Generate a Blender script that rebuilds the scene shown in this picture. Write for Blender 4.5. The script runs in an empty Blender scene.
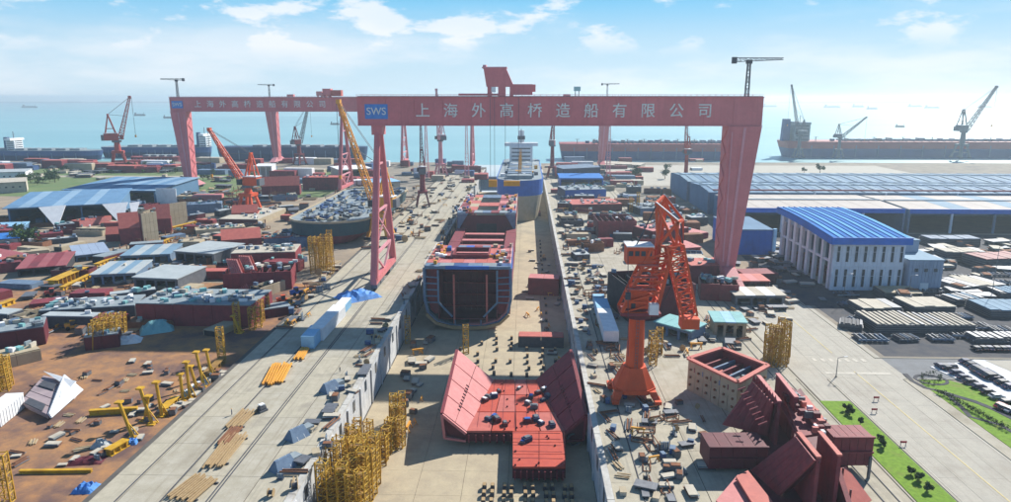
import bpy, math, random
from mathutils import Vector, Matrix
random.seed(7)
SC = bpy.context.scene
COL = SC.collection
R = math.radians

# ---------------------------------------------------------------- camera
H = 80.0; F = 683.0; W0, H0 = 1011.0, 502.0
PITCH = math.atan((251-98)/F); YAW = math.atan(21.5*math.cos(PITCH)/F)
cam = bpy.data.cameras.new('camera'); camo = bpy.data.objects.new('camera', cam); COL.objects.link(camo)
cam.sensor_width = 36; cam.lens = 36*F/W0; cam.clip_start = 1; cam.clip_end = 60000
camo.location = (0, 0, H); camo.rotation_euler = (R(90)-PITCH, 0, YAW)
SC.camera = camo
CM = camo.rotation_euler.to_matrix()
# ---------------------------------------------------------------- world, sun, exposure
SUNV = Vector((0.85, 1.07, 1.0)).normalized()
ELEV = math.asin(SUNV.z); AZ = math.atan2(SUNV.x, SUNV.y)
w = bpy.data.worlds.new('World'); SC.world = w; w.use_nodes = True
nt = w.node_tree; nt.nodes.clear()
N = nt.nodes.new; L = nt.links.new
out = N('ShaderNodeOutputWorld'); bg = N('ShaderNodeBackground'); sky = N('ShaderNodeTexSky')
sky.sky_type = 'NISHITA'; sky.sun_disc = False; sky.sun_elevation = ELEV; sky.sun_rotation = AZ
sky.air_density = 1.0; sky.dust_density = 0.15; sky.ozone_density = 5.0
bg.inputs['Strength'].default_value = 0.05
tc = N('ShaderNodeTexCoord')
def clouds(scale, sz, lo, hi, off, detail=6):
    mp = N('ShaderNodeMapping'); mp.inputs['Scale'].default_value = (scale, scale, sz); mp.inputs['Location'].default_value = off
    L(tc.outputs['Generated'], mp.inputs['Vector'])
    no = N('ShaderNodeTexNoise'); no.inputs['Scale'].default_value = 1; no.inputs['Detail'].default_value = detail; no.inputs['Roughness'].default_value = .58
    L(mp.outputs[0], no.inputs['Vector'])
    mr = N('ShaderNodeMapRange'); mr.inputs['From Min'].default_value = lo; mr.inputs['From Max'].default_value = hi; mr.interpolation_type = 'SMOOTHSTEP'
    L(no.outputs['Fac'], mr.inputs['Value']); return mr.outputs[0]
c1 = clouds(8, 22, .50, .60, (3.4, 1.2, .35))
c2 = clouds(3.2, 15, .40, .66, (7.7, 2.2, 5.0), 8)
sep = N('ShaderNodeSeparateXYZ'); L(tc.outputs['Generated'], sep.inputs[0])
def mrange(src, a, b, c=0., d=1.):
    m = N('ShaderNodeMapRange'); m.interpolation_type = 'SMOOTHSTEP'
    for k, v in zip(('From Min', 'From Max', 'To Min', 'To Max'), (a, b, c, d)): m.inputs[k].default_value = v
    L(src, m.inputs['Value']); return m.outputs[0]
def mth(op, a, b):
    m = N('ShaderNodeMath'); m.operation = op
    for i, s in enumerate((a, b)):
        if isinstance(s, (int, float)): m.inputs[i].default_value = s
        else: L(s, m.inputs[i])
    return m.outputs[0]
band = mrange(sep.outputs['Z'], .05, .085)               # puffs only above the horizon haze
veil = mrange(sep.outputs['Z'], .03, .15, 1.0, 0.0)
thin = mrange(sep.outputs['Z'], .13, .32, 1.0, .12)     # milky veil towards the horizon
f1 = mth('MULTIPLY', mth('MULTIPLY', c1, band), thin); f2 = mth('MULTIPLY', c2, veil)
fac = mth('MINIMUM', mth('ADD', mth('MULTIPLY', f1, .8), mth('MULTIPLY', f2, .75)), .95)
pale = mrange(sep.outputs['Z'], .03, .95, .9, .12)
rampn = N('ShaderNodeValToRGB'); L(mrange(sep.outputs['Z'], 0, .2), rampn.inputs[0])
e = rampn.color_ramp.elements; e[0].position = 0; e[0].color = (.64, .83, .97, 1); e[1].position = 1; e[1].color = (.10, .40, .86, 1)
e2 = e.new(.35); e2.color = (.50, .76, .96, 1); e3 = e.new(.7); e3.color = (.24, .64, .96, 1)
sc_ = N('ShaderNodeVectorMath'); sc_.operation = 'SCALE'; sc_.inputs['Scale'].default_value = 12.6; L(rampn.outputs[0], sc_.inputs[0])
mixp = N('ShaderNodeMix'); mixp.data_type = 'RGBA'; L(pale, mixp.inputs['Factor']); L(sky.outputs[0], mixp.inputs[6]); L(sc_.outputs[0], mixp.inputs[7])
mix = N('ShaderNodeMix'); mix.data_type = 'RGBA'; L(fac, mix.inputs['Factor']); L(mixp.outputs[2], mix.inputs[6]); mix.inputs[7].default_value = (11.4, 12.0, 12.7, 1)
L(mix.outputs[2], bg.inputs['Color']); L(bg.outputs[0], out.inputs['Surface'])
sun = bpy.data.lights.new('sun', 'SUN'); suno = bpy.data.objects.new('sun', sun); COL.objects.link(suno)
sun.energy = 5.0; sun.angle = R(.5); sun.color = (1, .95, .87)
suno.rotation_euler = (-SUNV).to_track_quat('-Z', 'Y').to_euler(); suno.location = (0, 0, 200)
vs = SC.view_settings; vs.view_transform = 'Standard'; vs.look = 'None'; vs.exposure = 0.7; vs.gamma = 1; vs.use_curve_mapping = False
SC.cycles.volume_max_steps = 64; SC.cycles.max_bounces = 5; SC.cycles.volume_bounces = 0
SC.cycles.use_denoising = True

# ---------------------------------------------------------------- surveying: where a seen point stands on the plane z (or the plane Y)
def ray(px, py): return CM @ Vector(((px-505.5)/F, -(py-251)/F, -1))
def P(px, py, z=0.):
    r = ray(px, py); t = (z-H)/r.z; return Vector((r.x*t, r.y*t, z))
def PY(px, py, Y):
    r = ray(px, py); t = Y/r.y; return Vector((r.x*t, Y, H+r.z*t))

# ---------------------------------------------------------------- materials
MATS = {}
def mk(name, c, c2=None, scale=.35, rough=.7, metal=0., bump=.15, dirt=None, dirtamt=.5, streak=0., track=0.):
    m = bpy.data.materials.new(name); m.use_nodes = True; n = m.node_tree; b = n.nodes['Principled BSDF']
    tcn = n.nodes.new('ShaderNodeTexCoord'); geo = n.nodes.new('ShaderNodeNewGeometry')
    c2 = c2 or tuple(x*.75 for x in c); dirt = dirt or tuple(x*.45 for x in c)
    def noise(sc, det, src=geo.outputs['Position'], sv=None):
        t = n.nodes.new('ShaderNodeTexNoise'); t.inputs['Scale'].default_value = sc; t.inputs['Detail'].default_value = det; t.inputs['Roughness'].default_value = .62
        if sv:
            mp = n.nodes.new('ShaderNodeMapping'); mp.inputs['Scale'].default_value = sv; n.links.new(src, mp.inputs[0]); src = mp.outputs[0]
        n.links.new(src, t.inputs['Vector']); return t.outputs['Fac']
    def rng(s, a, bb, c_=0., d=1.):
        q = n.nodes.new('ShaderNodeMapRange'); q.inputs[1].default_value = a; q.inputs[2].default_value = bb; q.inputs[3].default_value = c_; q.inputs[4].default_value = d
        n.links.new(s, q.inputs[0]); return q.outputs[0]
    def mixc(f, a, bb):
        q = n.nodes.new('ShaderNodeMix'); q.data_type = 'RGBA'; n.links.new(f, q.inputs['Factor'])
        for i, s in ((6, a), (7, bb)):
            if isinstance(s, tuple): q.inputs[i].default_value = (*s, 1)
            else: n.links.new(s, q.inputs[i])
        return q.outputs[2]
    base = mixc(rng(noise(scale, 6), .35, .65), c, c2)
    base = mixc(rng(noise(scale*.23, 7), *((.46, .62) if dirtamt >= 1 else (.55, .72)), 0, min(dirtamt, .85)), base, dirt)
    if streak: base = mixc(rng(noise(1, 4, sv=(.9, .9, .07)), .5, .75, 0, streak), base, dirt)
    if track: base = mixc(rng(noise(1, 5, sv=(1.1, .035, 1)), .52, .66, 0, track), base, dirt)
    base = mixc(rng(noise(scale*9, 4), .50, .75, 0, .28), base, dirt); base = mixc(rng(noise(scale*2.7+.1, 5), .60, .74, 0, .22), base, tuple(min(1, x*1.35+.02) for x in c))
    n.links.new(base, b.inputs['Base Color'])
    b.inputs['Specular IOR Level'].default_value = .22; b.inputs['Roughness'].default_value = rough; b.inputs['Metallic'].default_value = metal
    if bump:
        bp = n.nodes.new('ShaderNodeBump'); bp.inputs['Strength'].default_value = bump; bp.inputs['Distance'].default_value = .15
        n.links.new(noise(scale*6, 5), bp.inputs['Height']); n.links.new(bp.outputs[0], b.inputs['Normal'])
    MATS[name] = m; return m
mk('concrete', (.42,.39,.32), (.34,.31,.24), .25, .9, dirt=(.22,.19,.14), dirtamt=.7, track=.45)
mk('concrete2', (.36,.33,.255), (.44,.40,.31), .4, .9, dirt=(.22,.2,.17), dirtamt=.6, track=.4)
mk('dockfloor', (.45,.38,.26), (.37,.31,.22), .2, .9, dirt=(.20,.18,.15), dirtamt=.65)
mk('joint', (.12,.11,.10), None, .4, .95)
mk('wallwhite', (.55,.56,.56), (.42,.44,.46), .5, .8, dirt=(.25,.23,.2), streak=.6)
mk('coping', (.52,.51,.47), (.40,.39,.36), .6, .85, dirt=(.24,.21,.18), dirtamt=.8)
mk('dirt', (.38,.195,.085), (.23,.135,.085), .28, .95, dirt=(.10,.065,.07), dirtamt=1., bump=.4)
mk('yard', (.34,.27,.19), (.24,.195,.145), .08, .95, dirt=(.13,.12,.12), dirtamt=.7, bump=.3)
mk('yardgrey', (.29,.25,.195), (.19,.17,.14), .08, .95, dirt=(.10,.10,.11), dirtamt=.7, bump=.3)
mk('darkyard', (.035,.042,.06), (.075,.072,.075), .15, .9, dirt=(.03,.035,.045))  # navy shadow of the stacks is in this colour; dark paths share it
mk('road', (.42,.395,.335), (.37,.35,.30), .3, .9, dirt=(.26,.23,.19), dirtamt=.5, track=.4)
mk('asphalt', (.20,.21,.22), (.17,.175,.18), .3, .9)
mk('lot', (.62,.63,.64), (.55,.56,.58), .3, .8)
mk('paint', (.78,.78,.74), (.62,.62,.58), 1.2, .6)
mk('wornpaint', (.55,.52,.45), (.44,.41,.34), 1.2, .8)
mk('paintyellow', (.62,.50,.20), (.50,.42,.2), 1.2, .7)
mk('grass', (.18,.31,.03), (.11,.21,.02), .9, .95, dirt=(.20,.19,.06), dirtamt=.7, bump=.5)
mk('grassdull', (.10,.17,.06), (.15,.19,.08), .05, .95, dirt=(.20,.18,.11), dirtamt=.7)
mk('leaf', (.045,.085,.025), (.03,.06,.02), 1.5, .9)
mk('leaflight', (.07,.13,.035), (.05,.09,.02), 1.5, .9)
mk('bark', (.10,.07,.045), None, 2, .9)
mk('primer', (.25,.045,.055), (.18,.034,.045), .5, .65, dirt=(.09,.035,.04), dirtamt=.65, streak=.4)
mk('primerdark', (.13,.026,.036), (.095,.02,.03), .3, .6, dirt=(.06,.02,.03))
mk('salmon', (.50,.14,.11), (.42,.11,.09), .5, .65, dirt=(.34,.10,.09), streak=.2)
mk('pink', (.54,.20,.19), (.46,.16,.155), .5, .65, dirt=(.40,.14,.15), dirtamt=.35, streak=.35)
mk('redfloor', (.50,.085,.05), (.41,.065,.045), .6, .7, dirt=(.26,.07,.06), dirtamt=.5)
mk('gantry', (.63,.19,.20), (.55,.165,.175), .12, .5, dirt=(.38,.12,.13), dirtamt=.5, streak=.35, bump=.05)
mk('gantrylight', (.66,.30,.33), (.58,.26,.29), .15, .5, dirt=(.42,.13,.13), streak=.3, bump=.05)
mk('orange', (.68,.10,.03), (.58,.08,.025), .3, .5, dirt=(.34,.06,.025), streak=.25)
mk('cranered', (.45,.07,.05), (.38,.06,.045), .3, .55)
mk('craneyellow', (.72,.36,.05), (.62,.28,.045), .3, .55)
mk('yellow', (.60,.36,.025), (.44,.24,.02), .5, .6, dirt=(.22,.11,.02), dirtamt=.7)
mk('scaffold', (.50,.27,.02), (.33,.17,.015), .9, .7, dirt=(.16,.07,.015), dirtamt=.8)
mk('scaffold2', (.58,.38,.06), (.42,.25,.03), .9, .7, dirt=(.16,.07,.015), dirtamt=.8)
mk('ochre', (.30,.18,.05), (.22,.12,.04), .4, .8, dirt=(.25,.15,.07))
mk('blueroof', (.03,.18,.52), (.028,.155,.45), .15, .95, bump=.05)
mk('shedroof', (.13,.26,.42), (.10,.21,.35), .2, .95)
mk('shedroof2', (.24,.37,.50), (.20,.32,.44), .2, .95)
mk('blueroof2', (.12,.38,.70), (.10,.34,.64), .15, .95, bump=.05)
mk('blueedge', (.02,.15,.58), (.02,.13,.5), .3, .45)
mk('sheetblue', (.10,.20,.32), (.08,.165,.27), .08, .8, dirt=(.09,.19,.29), bump=.05)
mk('sheetlight', (.18,.29,.39), (.15,.25,.34), .1, .8)
mk('tanroof', (.46,.42,.38), (.40,.36,.33), .08, .8, dirt=(.33,.29,.27))
mk('greyroof', (.40,.44,.45), (.34,.38,.39), .2, .7, dirt=(.24,.26,.26))
mk('maroonroof', (.33,.10,.11), (.27,.08,.09), .2, .7)
mk('cream', (.50,.46,.38), (.42,.38,.31), .3, .8)
mk('white', (.76,.77,.77), (.66,.67,.68), .4, .6, dirt=(.5,.5,.5))
mk('panelwhite', (.66,.70,.76), (.60,.64,.71), .3, .6, bump=.05)
mk('panelblue', (.30,.37,.48), (.26,.32,.42), .2, .6)
mk('window', (.03,.045,.06), (.05,.06,.075), 1, .2, bump=0)
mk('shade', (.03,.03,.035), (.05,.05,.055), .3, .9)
mk('steel', (.17,.18,.20), (.12,.13,.15), .8, .6, metal=.3)
mk('steeldark', (.055,.06,.075), (.08,.085,.10), .8, .7)
mk('bluepaint', (.035,.13,.46), (.03,.11,.40), .4, .5, dirt=(.03,.07,.22))
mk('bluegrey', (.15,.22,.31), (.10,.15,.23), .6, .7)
mk('bluetarp', (.08,.26,.62), (.06,.20,.52), .8, .6, bump=.5)
mk('lightblue', (.28,.52,.72), (.24,.45,.64), .5, .6)
mk('teal', (.22,.46,.46), (.18,.40,.41), .5, .7)
mk('hullblue', (.05,.10,.24), (.04,.08,.19), .05, .6, dirt=(.03,.06,.13), streak=.3)
mk('hullred', (.38,.09,.09), (.32,.075,.08), .05, .6, streak=.3)
mk('hullnavy', (.03,.055,.13), (.025,.045,.10), .05, .6)
mk('hullgreen', (.03,.085,.10), (.04,.07,.085), .1, .6)
mk('deckgrey', (.27,.32,.34), (.21,.25,.28), .4, .8)
mk('tansteel', (.44,.37,.26), (.37,.31,.21), .3, .75, dirt=(.26,.20,.14))
mk('rust', (.26,.12,.06), (.18,.08,.05), .8, .9)
mk('wood', (.42,.30,.16), (.34,.23,.12), 1.5, .85)
mk('green', (.05,.22,.11), (.05,.18,.09), .6, .7)
mk('carblack', (.012,.014,.02), (.02,.022,.03), 1, .25, bump=0)
mk('carnavy', (.03,.035,.09), (.03,.035,.08), 1, .25, bump=0)
mk('carsilver', (.45,.46,.48), (.42,.43,.45), 1, .25, bump=0)
mk('carred', (.35,.03,.04), None, 1, .25, bump=0)
mk('rubber', (.015,.015,.016), None, 2, .9)
mk('farland', (.10,.15,.17), (.13,.17,.18), .002, .9, bump=0)
mk('barge', (.07,.08,.10), (.10,.10,.11), .05, .7)
# water: muddy teal estuary with fine waves
m = bpy.data.materials.new('water'); m.use_nodes = True; n = m.node_tree; b = n.nodes['Principled BSDF']
b.inputs['Roughness'].default_value = .35; b.inputs['IOR'].default_value = 1.33
geo = n.nodes.new('ShaderNodeNewGeometry')
t1 = n.nodes.new('ShaderNodeTexNoise'); t1.inputs['Scale'].default_value = .12; t1.inputs['Detail'].default_value = 8; n.links.new(geo.outputs['Position'], t1.inputs['Vector'])
mp = n.nodes.new('ShaderNodeMapping'); mp.inputs['Scale'].default_value = (.0006, .0022, 1); n.links.new(geo.outputs['Position'], mp.inputs[0])
t2 = n.nodes.new('ShaderNodeTexNoise'); t2.inputs['Scale'].default_value = 1; t2.inputs['Detail'].default_value = 5; n.links.new(mp.outputs[0], t2.inputs['Vector'])
cr = n.nodes.new('ShaderNodeValToRGB'); cr.color_ramp.elements[0].color = (.17,.36,.39,1); cr.color_ramp.elements[1].color = (.26,.47,.49,1)
cr.color_ramp.elements[0].position = .35; cr.color_ramp.elements[1].position = .65
n.links.new(t2.outputs['Fac'], cr.inputs[0]); n.links.new(cr.outputs[0], b.inputs['Base Color'])
bp = n.nodes.new('ShaderNodeBump'); bp.inputs['Strength'].default_value = .6; bp.inputs['Distance'].default_value = .6
n.links.new(t1.outputs['Fac'], bp.inputs['Height']); n.links.new(bp.outputs[0], b.inputs['Normal']); MATS['water'] = m

# ---------------------------------------------------------------- mesh collector
class MB:
    def __init__(s): s.v = []; s.f = []
    def add(s, vs, fs):
        o = len(s.v); s.v += [tuple(x) for x in vs]; s.f += [tuple(i+o for i in f) for f in fs]; return s
    def box(s, c, d, rz=0, taper=1.):
        cx, cy, cz = c; a, b_, h = d[0]/2, d[1]/2, d[2]/2; co, si = math.cos(rz), math.sin(rz); vs = []
        for z, k in ((-h, 1.), (h, taper)):
            for x, y in ((-a, -b_), (a, -b_), (a, b_), (-a, b_)):
                x *= k; y *= k; vs.append((cx+x*co-y*si, cy+x*si+y*co, cz+z))
        return s.add(vs, [(0,3,2,1),(4,5,6,7),(0,1,5,4),(1,2,6,5),(2,3,7,6),(3,0,4,7)])
    def bar(s, p, q, w_, h_=None):
        p, q = Vector(p), Vector(q); h_ = h_ or w_; d = q-p
        if d.length < 1e-6: return s
        d.normalize(); up = Vector((0, 0, 1)) if abs(d.z) < .95 else Vector((0, 1, 0))
        a = d.cross(up).normalized()*w_/2; b_ = d.cross(a).normalized()*h_/2
        vs = [p-a-b_, p+a-b_, p+a+b_, p-a+b_, q-a-b_, q+a-b_, q+a+b_, q-a+b_]
        return s.add(vs, [(0,3,2,1),(4,5,6,7),(0,1,5,4),(1,2,6,5),(2,3,7,6),(3,0,4,7)])
    def cyl(s, p, q, r, n=8, r2=None):
        p, q = Vector(p), Vector(q); r2 = r if r2 is None else r2; d = (q-p).normalized()
        up = Vector((0, 0, 1)) if abs(d.z) < .95 else Vector((1, 0, 0))
        a = d.cross(up).normalized(); b_ = d.cross(a)
        vs = [p+(a*math.cos(t)+b_*math.sin(t))*r for t in [2*math.pi*i/n for i in range(n)]]
        vs += [q+(a*math.cos(t)+b_*math.sin(t))*r2 for t in [2*math.pi*i/n for i in range(n)]]
        return s.add(vs, [(i, (i+1) % n, n+(i+1) % n, n+i) for i in range(n)]+[tuple(range(n))[::-1], tuple(range(n, 2*n))])
    def frustum(s, lo, hi):     # two rings of equal length, any polygons
        n = len(lo); return s.add(list(lo)+list(hi), [(i, (i+1) % n, n+(i+1) % n, n+i) for i in range(n)]+[tuple(range(n))[::-1], tuple(range(n, 2*n))])
    def prism(s, pts, z0, z1): return s.frustum([(x, y, z0) for x, y in pts], [(x, y, z1) for x, y in pts])
    def slab(s, pts, t):        # thick plate through 3-D polygon, thickness t along its normal
        pts = [Vector(p) for p in pts]; nrm = (pts[1]-pts[0]).cross(pts[2]-pts[0]).normalized()*t
        return s.frustum(pts, [p+nrm for p in pts])
    def lattice(s, p, q, w0, w1, n, t, side=None):
        p, q = Vector(p), Vector(q); d = (q-p).normalized(); up = Vector((0, 0, 1)) if abs(d.z) < .9 else Vector((0, 1, 0))
        a = d.cross(up).normalized(); b_ = d.cross(a).normalized(); rings = []
        for i in range(n+1):
            k = i/n; c = p.lerp(q, k); ww = (w0+(w1-w0)*k)/2
            rings.append([c+a*ww+b_*ww, c-a*ww+b_*ww, c-a*ww-b_*ww, c+a*ww-b_*ww])
        for j in range(4): s.bar(rings[0][j], rings[-1][j], t)
        for i in range(n):
            for j in range(4):
                s.bar(rings[i][j], rings[i+1][(j+1) % 4] if i % 2 else rings[i+1][(j-1) % 4], t*.6)
                s.bar(rings[i][j], rings[i][(j+1) % 4], t*.6)
        return s
    def mesh(s, name, mat):
        me = bpy.data.meshes.new(name); me.from_pydata(s.v, [], s.f); me.update()
        if mat: me.materials.append(MATS[mat])
        return me
def link(name, me, parent=None, loc=(0, 0, 0), rz=0):
    o = bpy.data.objects.new(name, me); COL.objects.link(o); o.location = loc; o.rotation_euler = (0, 0, rz)
    if parent: o.parent = parent
    return o
def part(name, mb, mat, parent, loc=(0, 0, 0), rz=0, label=None, stuff=False):
    o = link(name, mb.mesh(name, mat), parent, loc, rz)
    if label: o['label'] = label
    if stuff: o['kind'] = 'stuff'
    return o
def thing(name, label, cat, loc=(0, 0, 0), rz=0, group=None):
    o = bpy.data.objects.new(name, None); COL.objects.link(o); o.location = loc; o.rotation_euler = (0, 0, rz); o.empty_display_size = 1
    o['label'] = label; o['category'] = cat
    if group: o['group'] = group
    return o
def single(name, mb, mat, label, cat, loc=(0, 0, 0), rz=0, group=None):
    o = link(name, mb.mesh(name, mat), None, loc, rz); o['label'] = label; o['category'] = cat
    if group: o['group'] = group
    return o
def struct(name, mb, mat, loc=(0, 0, 0)):
    o = link(name, mb.mesh(name, mat), None, loc); o['kind'] = 'structure'; return o
def kids(o, depth=0):
    out_ = [(c, o) for c in COL.objects if c.parent == o]; return out_
TREE = {}
def register(root):
    ch = {}
    for o in COL.objects:
        if o.parent: ch.setdefault(o.parent.name, []).append(o)
    def walk(o): return [(c, walk(c)) for c in ch.get(o.name, [])]
    TREE[root.name] = walk(root); return root
def dup(root, loc, rz=0, label=None, group=None, scale=None):
    r = root.copy(); COL.objects.link(r); r.location = loc; r.rotation_euler = (0, 0, rz)
    if label: r['label'] = label
    if group: r['group'] = group
    if scale: r.scale = scale
    def cp(lst, par):
        for o, sub in lst:
            c = o.copy(); COL.objects.link(c); c.parent = par; cp(sub, c)
    cp(TREE.get(root.name, []), r); return r
def sheet(x0, x1, y0, y1, z): return MB().add([(x0,y0,z),(x1,y0,z),(x1,y1,z),(x0,y1,z)], [(0,1,2,3)])
def jit(a): return random.uniform(-a, a)
# ================================================================ the setting
SEA0 = 862
struct('sea', sheet(-15000, 15000, 880, 11500, -4), 'water')
land = MB()
for k in range(60):
    x = -9500+k*320; land.frustum([(x-220,11350,-4),(x+220,11350,-4),(x+220,11500,-4),(x-220,11500,-4)], [(x-170,11400,10+random.random()*16),(x+150,11400,8+random.random()*20),(x+150,11480,12),(x-170,11480,12)])
struct('far_shore', land, 'farland')
# ground: yards either side of the docks, with the main dock sunk between its walls
struct('yard_ground', MB().box((-1090, 430, -4.5), (2000, 900, 7.0)), 'yardgrey')          # top -1.0, left of the left quay (x < -90)
struct('right_yard', MB().box((780, 430, -4.0), (1400, 900, 8.0)), 'yardgrey')             # x > 80
struct('dirt_ground', sheet(-330, -89.5, 60, 292, -.98), 'dirt')
struct('yard_apron', sheet(-330, -89.5, 292.1, 560, -.985), 'yard')
# left quay
struct('left_quay', MB().box((-68.75, 395, -8.5), (42.5, 830, 16.8)), 'joint')             # top at -0.1, x -90..-47.5
# right quay between dock and yard
struct('right_quay', MB().box((48.75, 405, -8.5), (62.5, 850, 16.8)), 'joint')             # x 17.5..80
df = struct('dock_floor', MB().box((-15, 330, -12.7), (66, 700, 1.2)), 'joint')            # top -12.1
QL = bpy.data.objects['left_quay']; QR = bpy.data.objects['right_quay']
def slabs(xs, y0, y1, step, top, parent, mats, gap=.14, name='concrete_slab', t=.12):
    cache = {}
    for i in range(len(xs)-1):
        w_ = xs[i+1]-xs[i]-gap; y = y0; k = 0
        while y < y1-.1:
            l = min(step, y1-y)-gap*.5; mt = mats[(i*3+k*5+(k*k) % 3) % len(mats)]
            key = (round(w_, 2), round(l, 2), mt)
            if key not in cache: cache[key] = MB().box((0, 0, 0), (w_, l, t)).mesh(name, mt)
            o = link(name, cache[key], parent, (xs[i]+(w_+gap)/2, y+l/2, top-t/2+jit(.008))); y += step; k += 1
slabs([-88.6, -82.8, -73.8, -64.6, -57, -48.2], 90, 780, 14, 0, QL, ['concrete', 'concrete2'], .2)
slabs([18.4, 24.5, 31, 38], 90, 790, 14, 0, QR, ['concrete', 'concrete2'], .14)
slabs([38, 52, 66, 79.8], 90, 790, 28, 0, QR, ['concrete2', 'concrete'], .2)
slabs([-47, -37, -26, -15, -4, 7, 17], 90, 340, 11, -12, df, ['dockfloor'], .09)
slabs([-47, -26, -4, 17], 340, 680, 40, -12, df, ['dockfloor'], .1)
# dock walls: light capping, panelled faces with dark recesses
def dock_wall(x, sgn, label):
    wl = MB().box((x, 390, -6.4), (1.0, 740, 12.0)); o = single('dock_wall', wl, 'wallwhite', label, 'wall')
    cap = MB().mesh
    capm = MB().box((0, 0, 0), (1.5, 13.8, .5)).mesh('coping_block', 'coping'); rec = MB().box((0, 0, 0), (.3, 2.2, 3.2)).mesh('recess', 'window')
    but = MB().box((0, 0, 0), (.5, .9, 10.8)).mesh('buttress', 'wallwhite')
    for k in range(50):
        y = 90+k*14; link('coping_block', capm, o, (x, y, .16))
        if k < 26:
            link('recess', rec, o, (x+sgn*.45, y, -3.4)); link('buttress', but, o, (x+sgn*.7, y+7, -6.6))
    return o
dock_wall(-47.9, 1, 'white panelled wall down the left side of the main dock')
dock_wall(17.6, -1, 'grey dock wall along the right side of the main dock')
single('dock_gate', MB().box((-15, 702, -6), (65, 8, 14)), 'bluegrey', 'blue grey gate closing the far end of the main dock', 'gate')
# rails
for x, y0, y1, nm in ((-64.6, 90, 800, 0), (-63.9, 90, 800, 0), (30.9, 90, 780, 0), (24.6, 90, 780, 0), (76.2, 90, 800, 0), (73.0, 90, 800, 0), (-83.2, 90, 760, 0), (-74, 90, 760, 0)):
    struct('crane_rail', MB().box((x, (y0+y1)/2, .06), (.22, y1-y0, .16)), 'steeldark')
# -------- right hand roads, verge, garden, car park
# pavement/road sheets
struct('main_road', sheet(80.3, 112, 90, 283, .012), 'road')
struct('cross_street', sheet(112, 420, 190, 206, .014), 'asphalt')
struct('forecourt', sheet(80.3, 131, 283.1, 400, .010), 'yard')
struct('storage_yard', sheet(114, 420, 208, 410, .009), 'darkyard')  # dark sheet carries the shadows among the steel stacks
struct('north_road', sheet(88, 420, 640, 840, .01), 'road')
struct('shore_apron', sheet(18, 88, 700, 860, .03), 'yard')
slabs([88.4, 93.4, 98.5, 103.6, 109.6], 100, 280, 9, .05, bpy.data.objects['main_road'], ['road'], .05, 'road_slab', .05)
lane = MB()
for k in range(1): lane.box((98.5, 150, .085), (.28, 90, .03)); lane.box((98.5, 245, .085), (.28, 70, .03))
struct('road_marking', lane, 'paintyellow')
ed = MB(); ed.box((109.3, 145, .09), (.25, 90, .03)); ed.box((89, 145, .09), (.22, 90, .03)); ed.box((89, 245, .09), (.22, 70, .03)); ed.box((109.3, 245, .09), (.25, 70, .03))
struct('edge_line', ed, 'wornpaint')
stop = MB(); stop.box((99, 193.5, .085), (19, 1.4, .03))
for k in range(7): stop.box((90.5+k*2.5, 204, .085), (1.1, 2.6, .03))
struct('stop_line', stop, 'wornpaint')
kerb = MB()
for x, y0, y1 in ((79.2, 100, 189), (88.2, 100, 189), (110.2, 100, 189.5), (110.2, 206, 280)): kerb.box((x, (y0+y1)/2, .07), (.35, y1-y0, .16))
kerb.box((260, 206.3, .07), (299, .35, .16)); kerb.box((260, 189.7, .07), (299, .35, .16))
struct('kerb', kerb, 'concrete')
struct('grass_verge', MB().box((83.7, 132.5, .05), (8.0, 83, .14)), 'grass')
struct('pavement', MB().box((112, 145, .04), (3.3, 89, .1)), 'concrete')
gard = MB().prism([(114, 100), (180, 100), (139.5, 168), (131, 180), (123, 189), (113.7, 189)], -.05, .12)
struct('garden_lawn', gard, 'grass')
def ribbon(pts, w_, z0, z1, closed=False):
    m_ = MB(); n_ = len(pts); vs = []
    for i in range(n_):
        a = Vector(pts[(i-1) % n_] if closed else pts[max(i-1, 0)]); b_ = Vector(pts[(i+1) % n_] if closed else pts[min(i+1, n_-1)])
        d = (b_-a).normalized(); nn = Vector((-d.y, d.x))*w_/2; p = Vector(pts[i]); vs += [(p.x+nn.x, p.y+nn.y, z1), (p.x-nn.x, p.y-nn.y, z1), (p.x-nn.x, p.y-nn.y, z0), (p.x+nn.x, p.y+nn.y, z0)]
    fs = []
    for i in range(n_ if closed else n_-1):
        j = (i+1) % n_
        for k in range(4): fs.append((i*4+k, i*4+(k+1) % 4, j*4+(k+1) % 4, j*4+k))
    return m_.add(vs, fs)
g1 = [P(*q) for q in ((905,374),(912,381),(925,388),(938,391),(950,397),(962,408),(970,417),(985,421),(1000,425),(1015,434))]
g2 = [P(*q) for q in ((938,391),(955,396),(975,402),(995,410),(1015,420))]
struct('garden_path', ribbon([(p.x, p.y) for p in g1], 1.3, .1, .17), 'darkyard')
struct('garden_walk', ribbon([(p.x, p.y) for p in g2], 1.8, .1, .19), 'darkyard')
c = P(931, 380); ring = [(c.x+4.2*math.cos(t), c.y+3.6*math.sin(t)) for t in [k*math.pi/10 for k in range(20)]]
struct('garden_ring', ribbon(ring, .9, .1, .2, True), 'darkyard')
# car park: white bays in a diagonal strip
struct('car_park', MB().prism([(P(930,367).x, P(930,367).y), (P(1000,400).x+3, P(1000,400).y-9), (P(1060,420).x, P(1060,420).y), (P(1060,385).x, P(1060,385).y), (P(1011,362).x, P(1011,362).y), (P(975,360).x, P(975,360).y)], 0, .19), 'lot')
struct('car_park_road', MB().prism([(P(985,361).x, P(985,361).y), (P(1075,400).x, P(1075,400).y), (P(1100,361).x, P(1100,361).y)], 0, .23), 'road')
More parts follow.
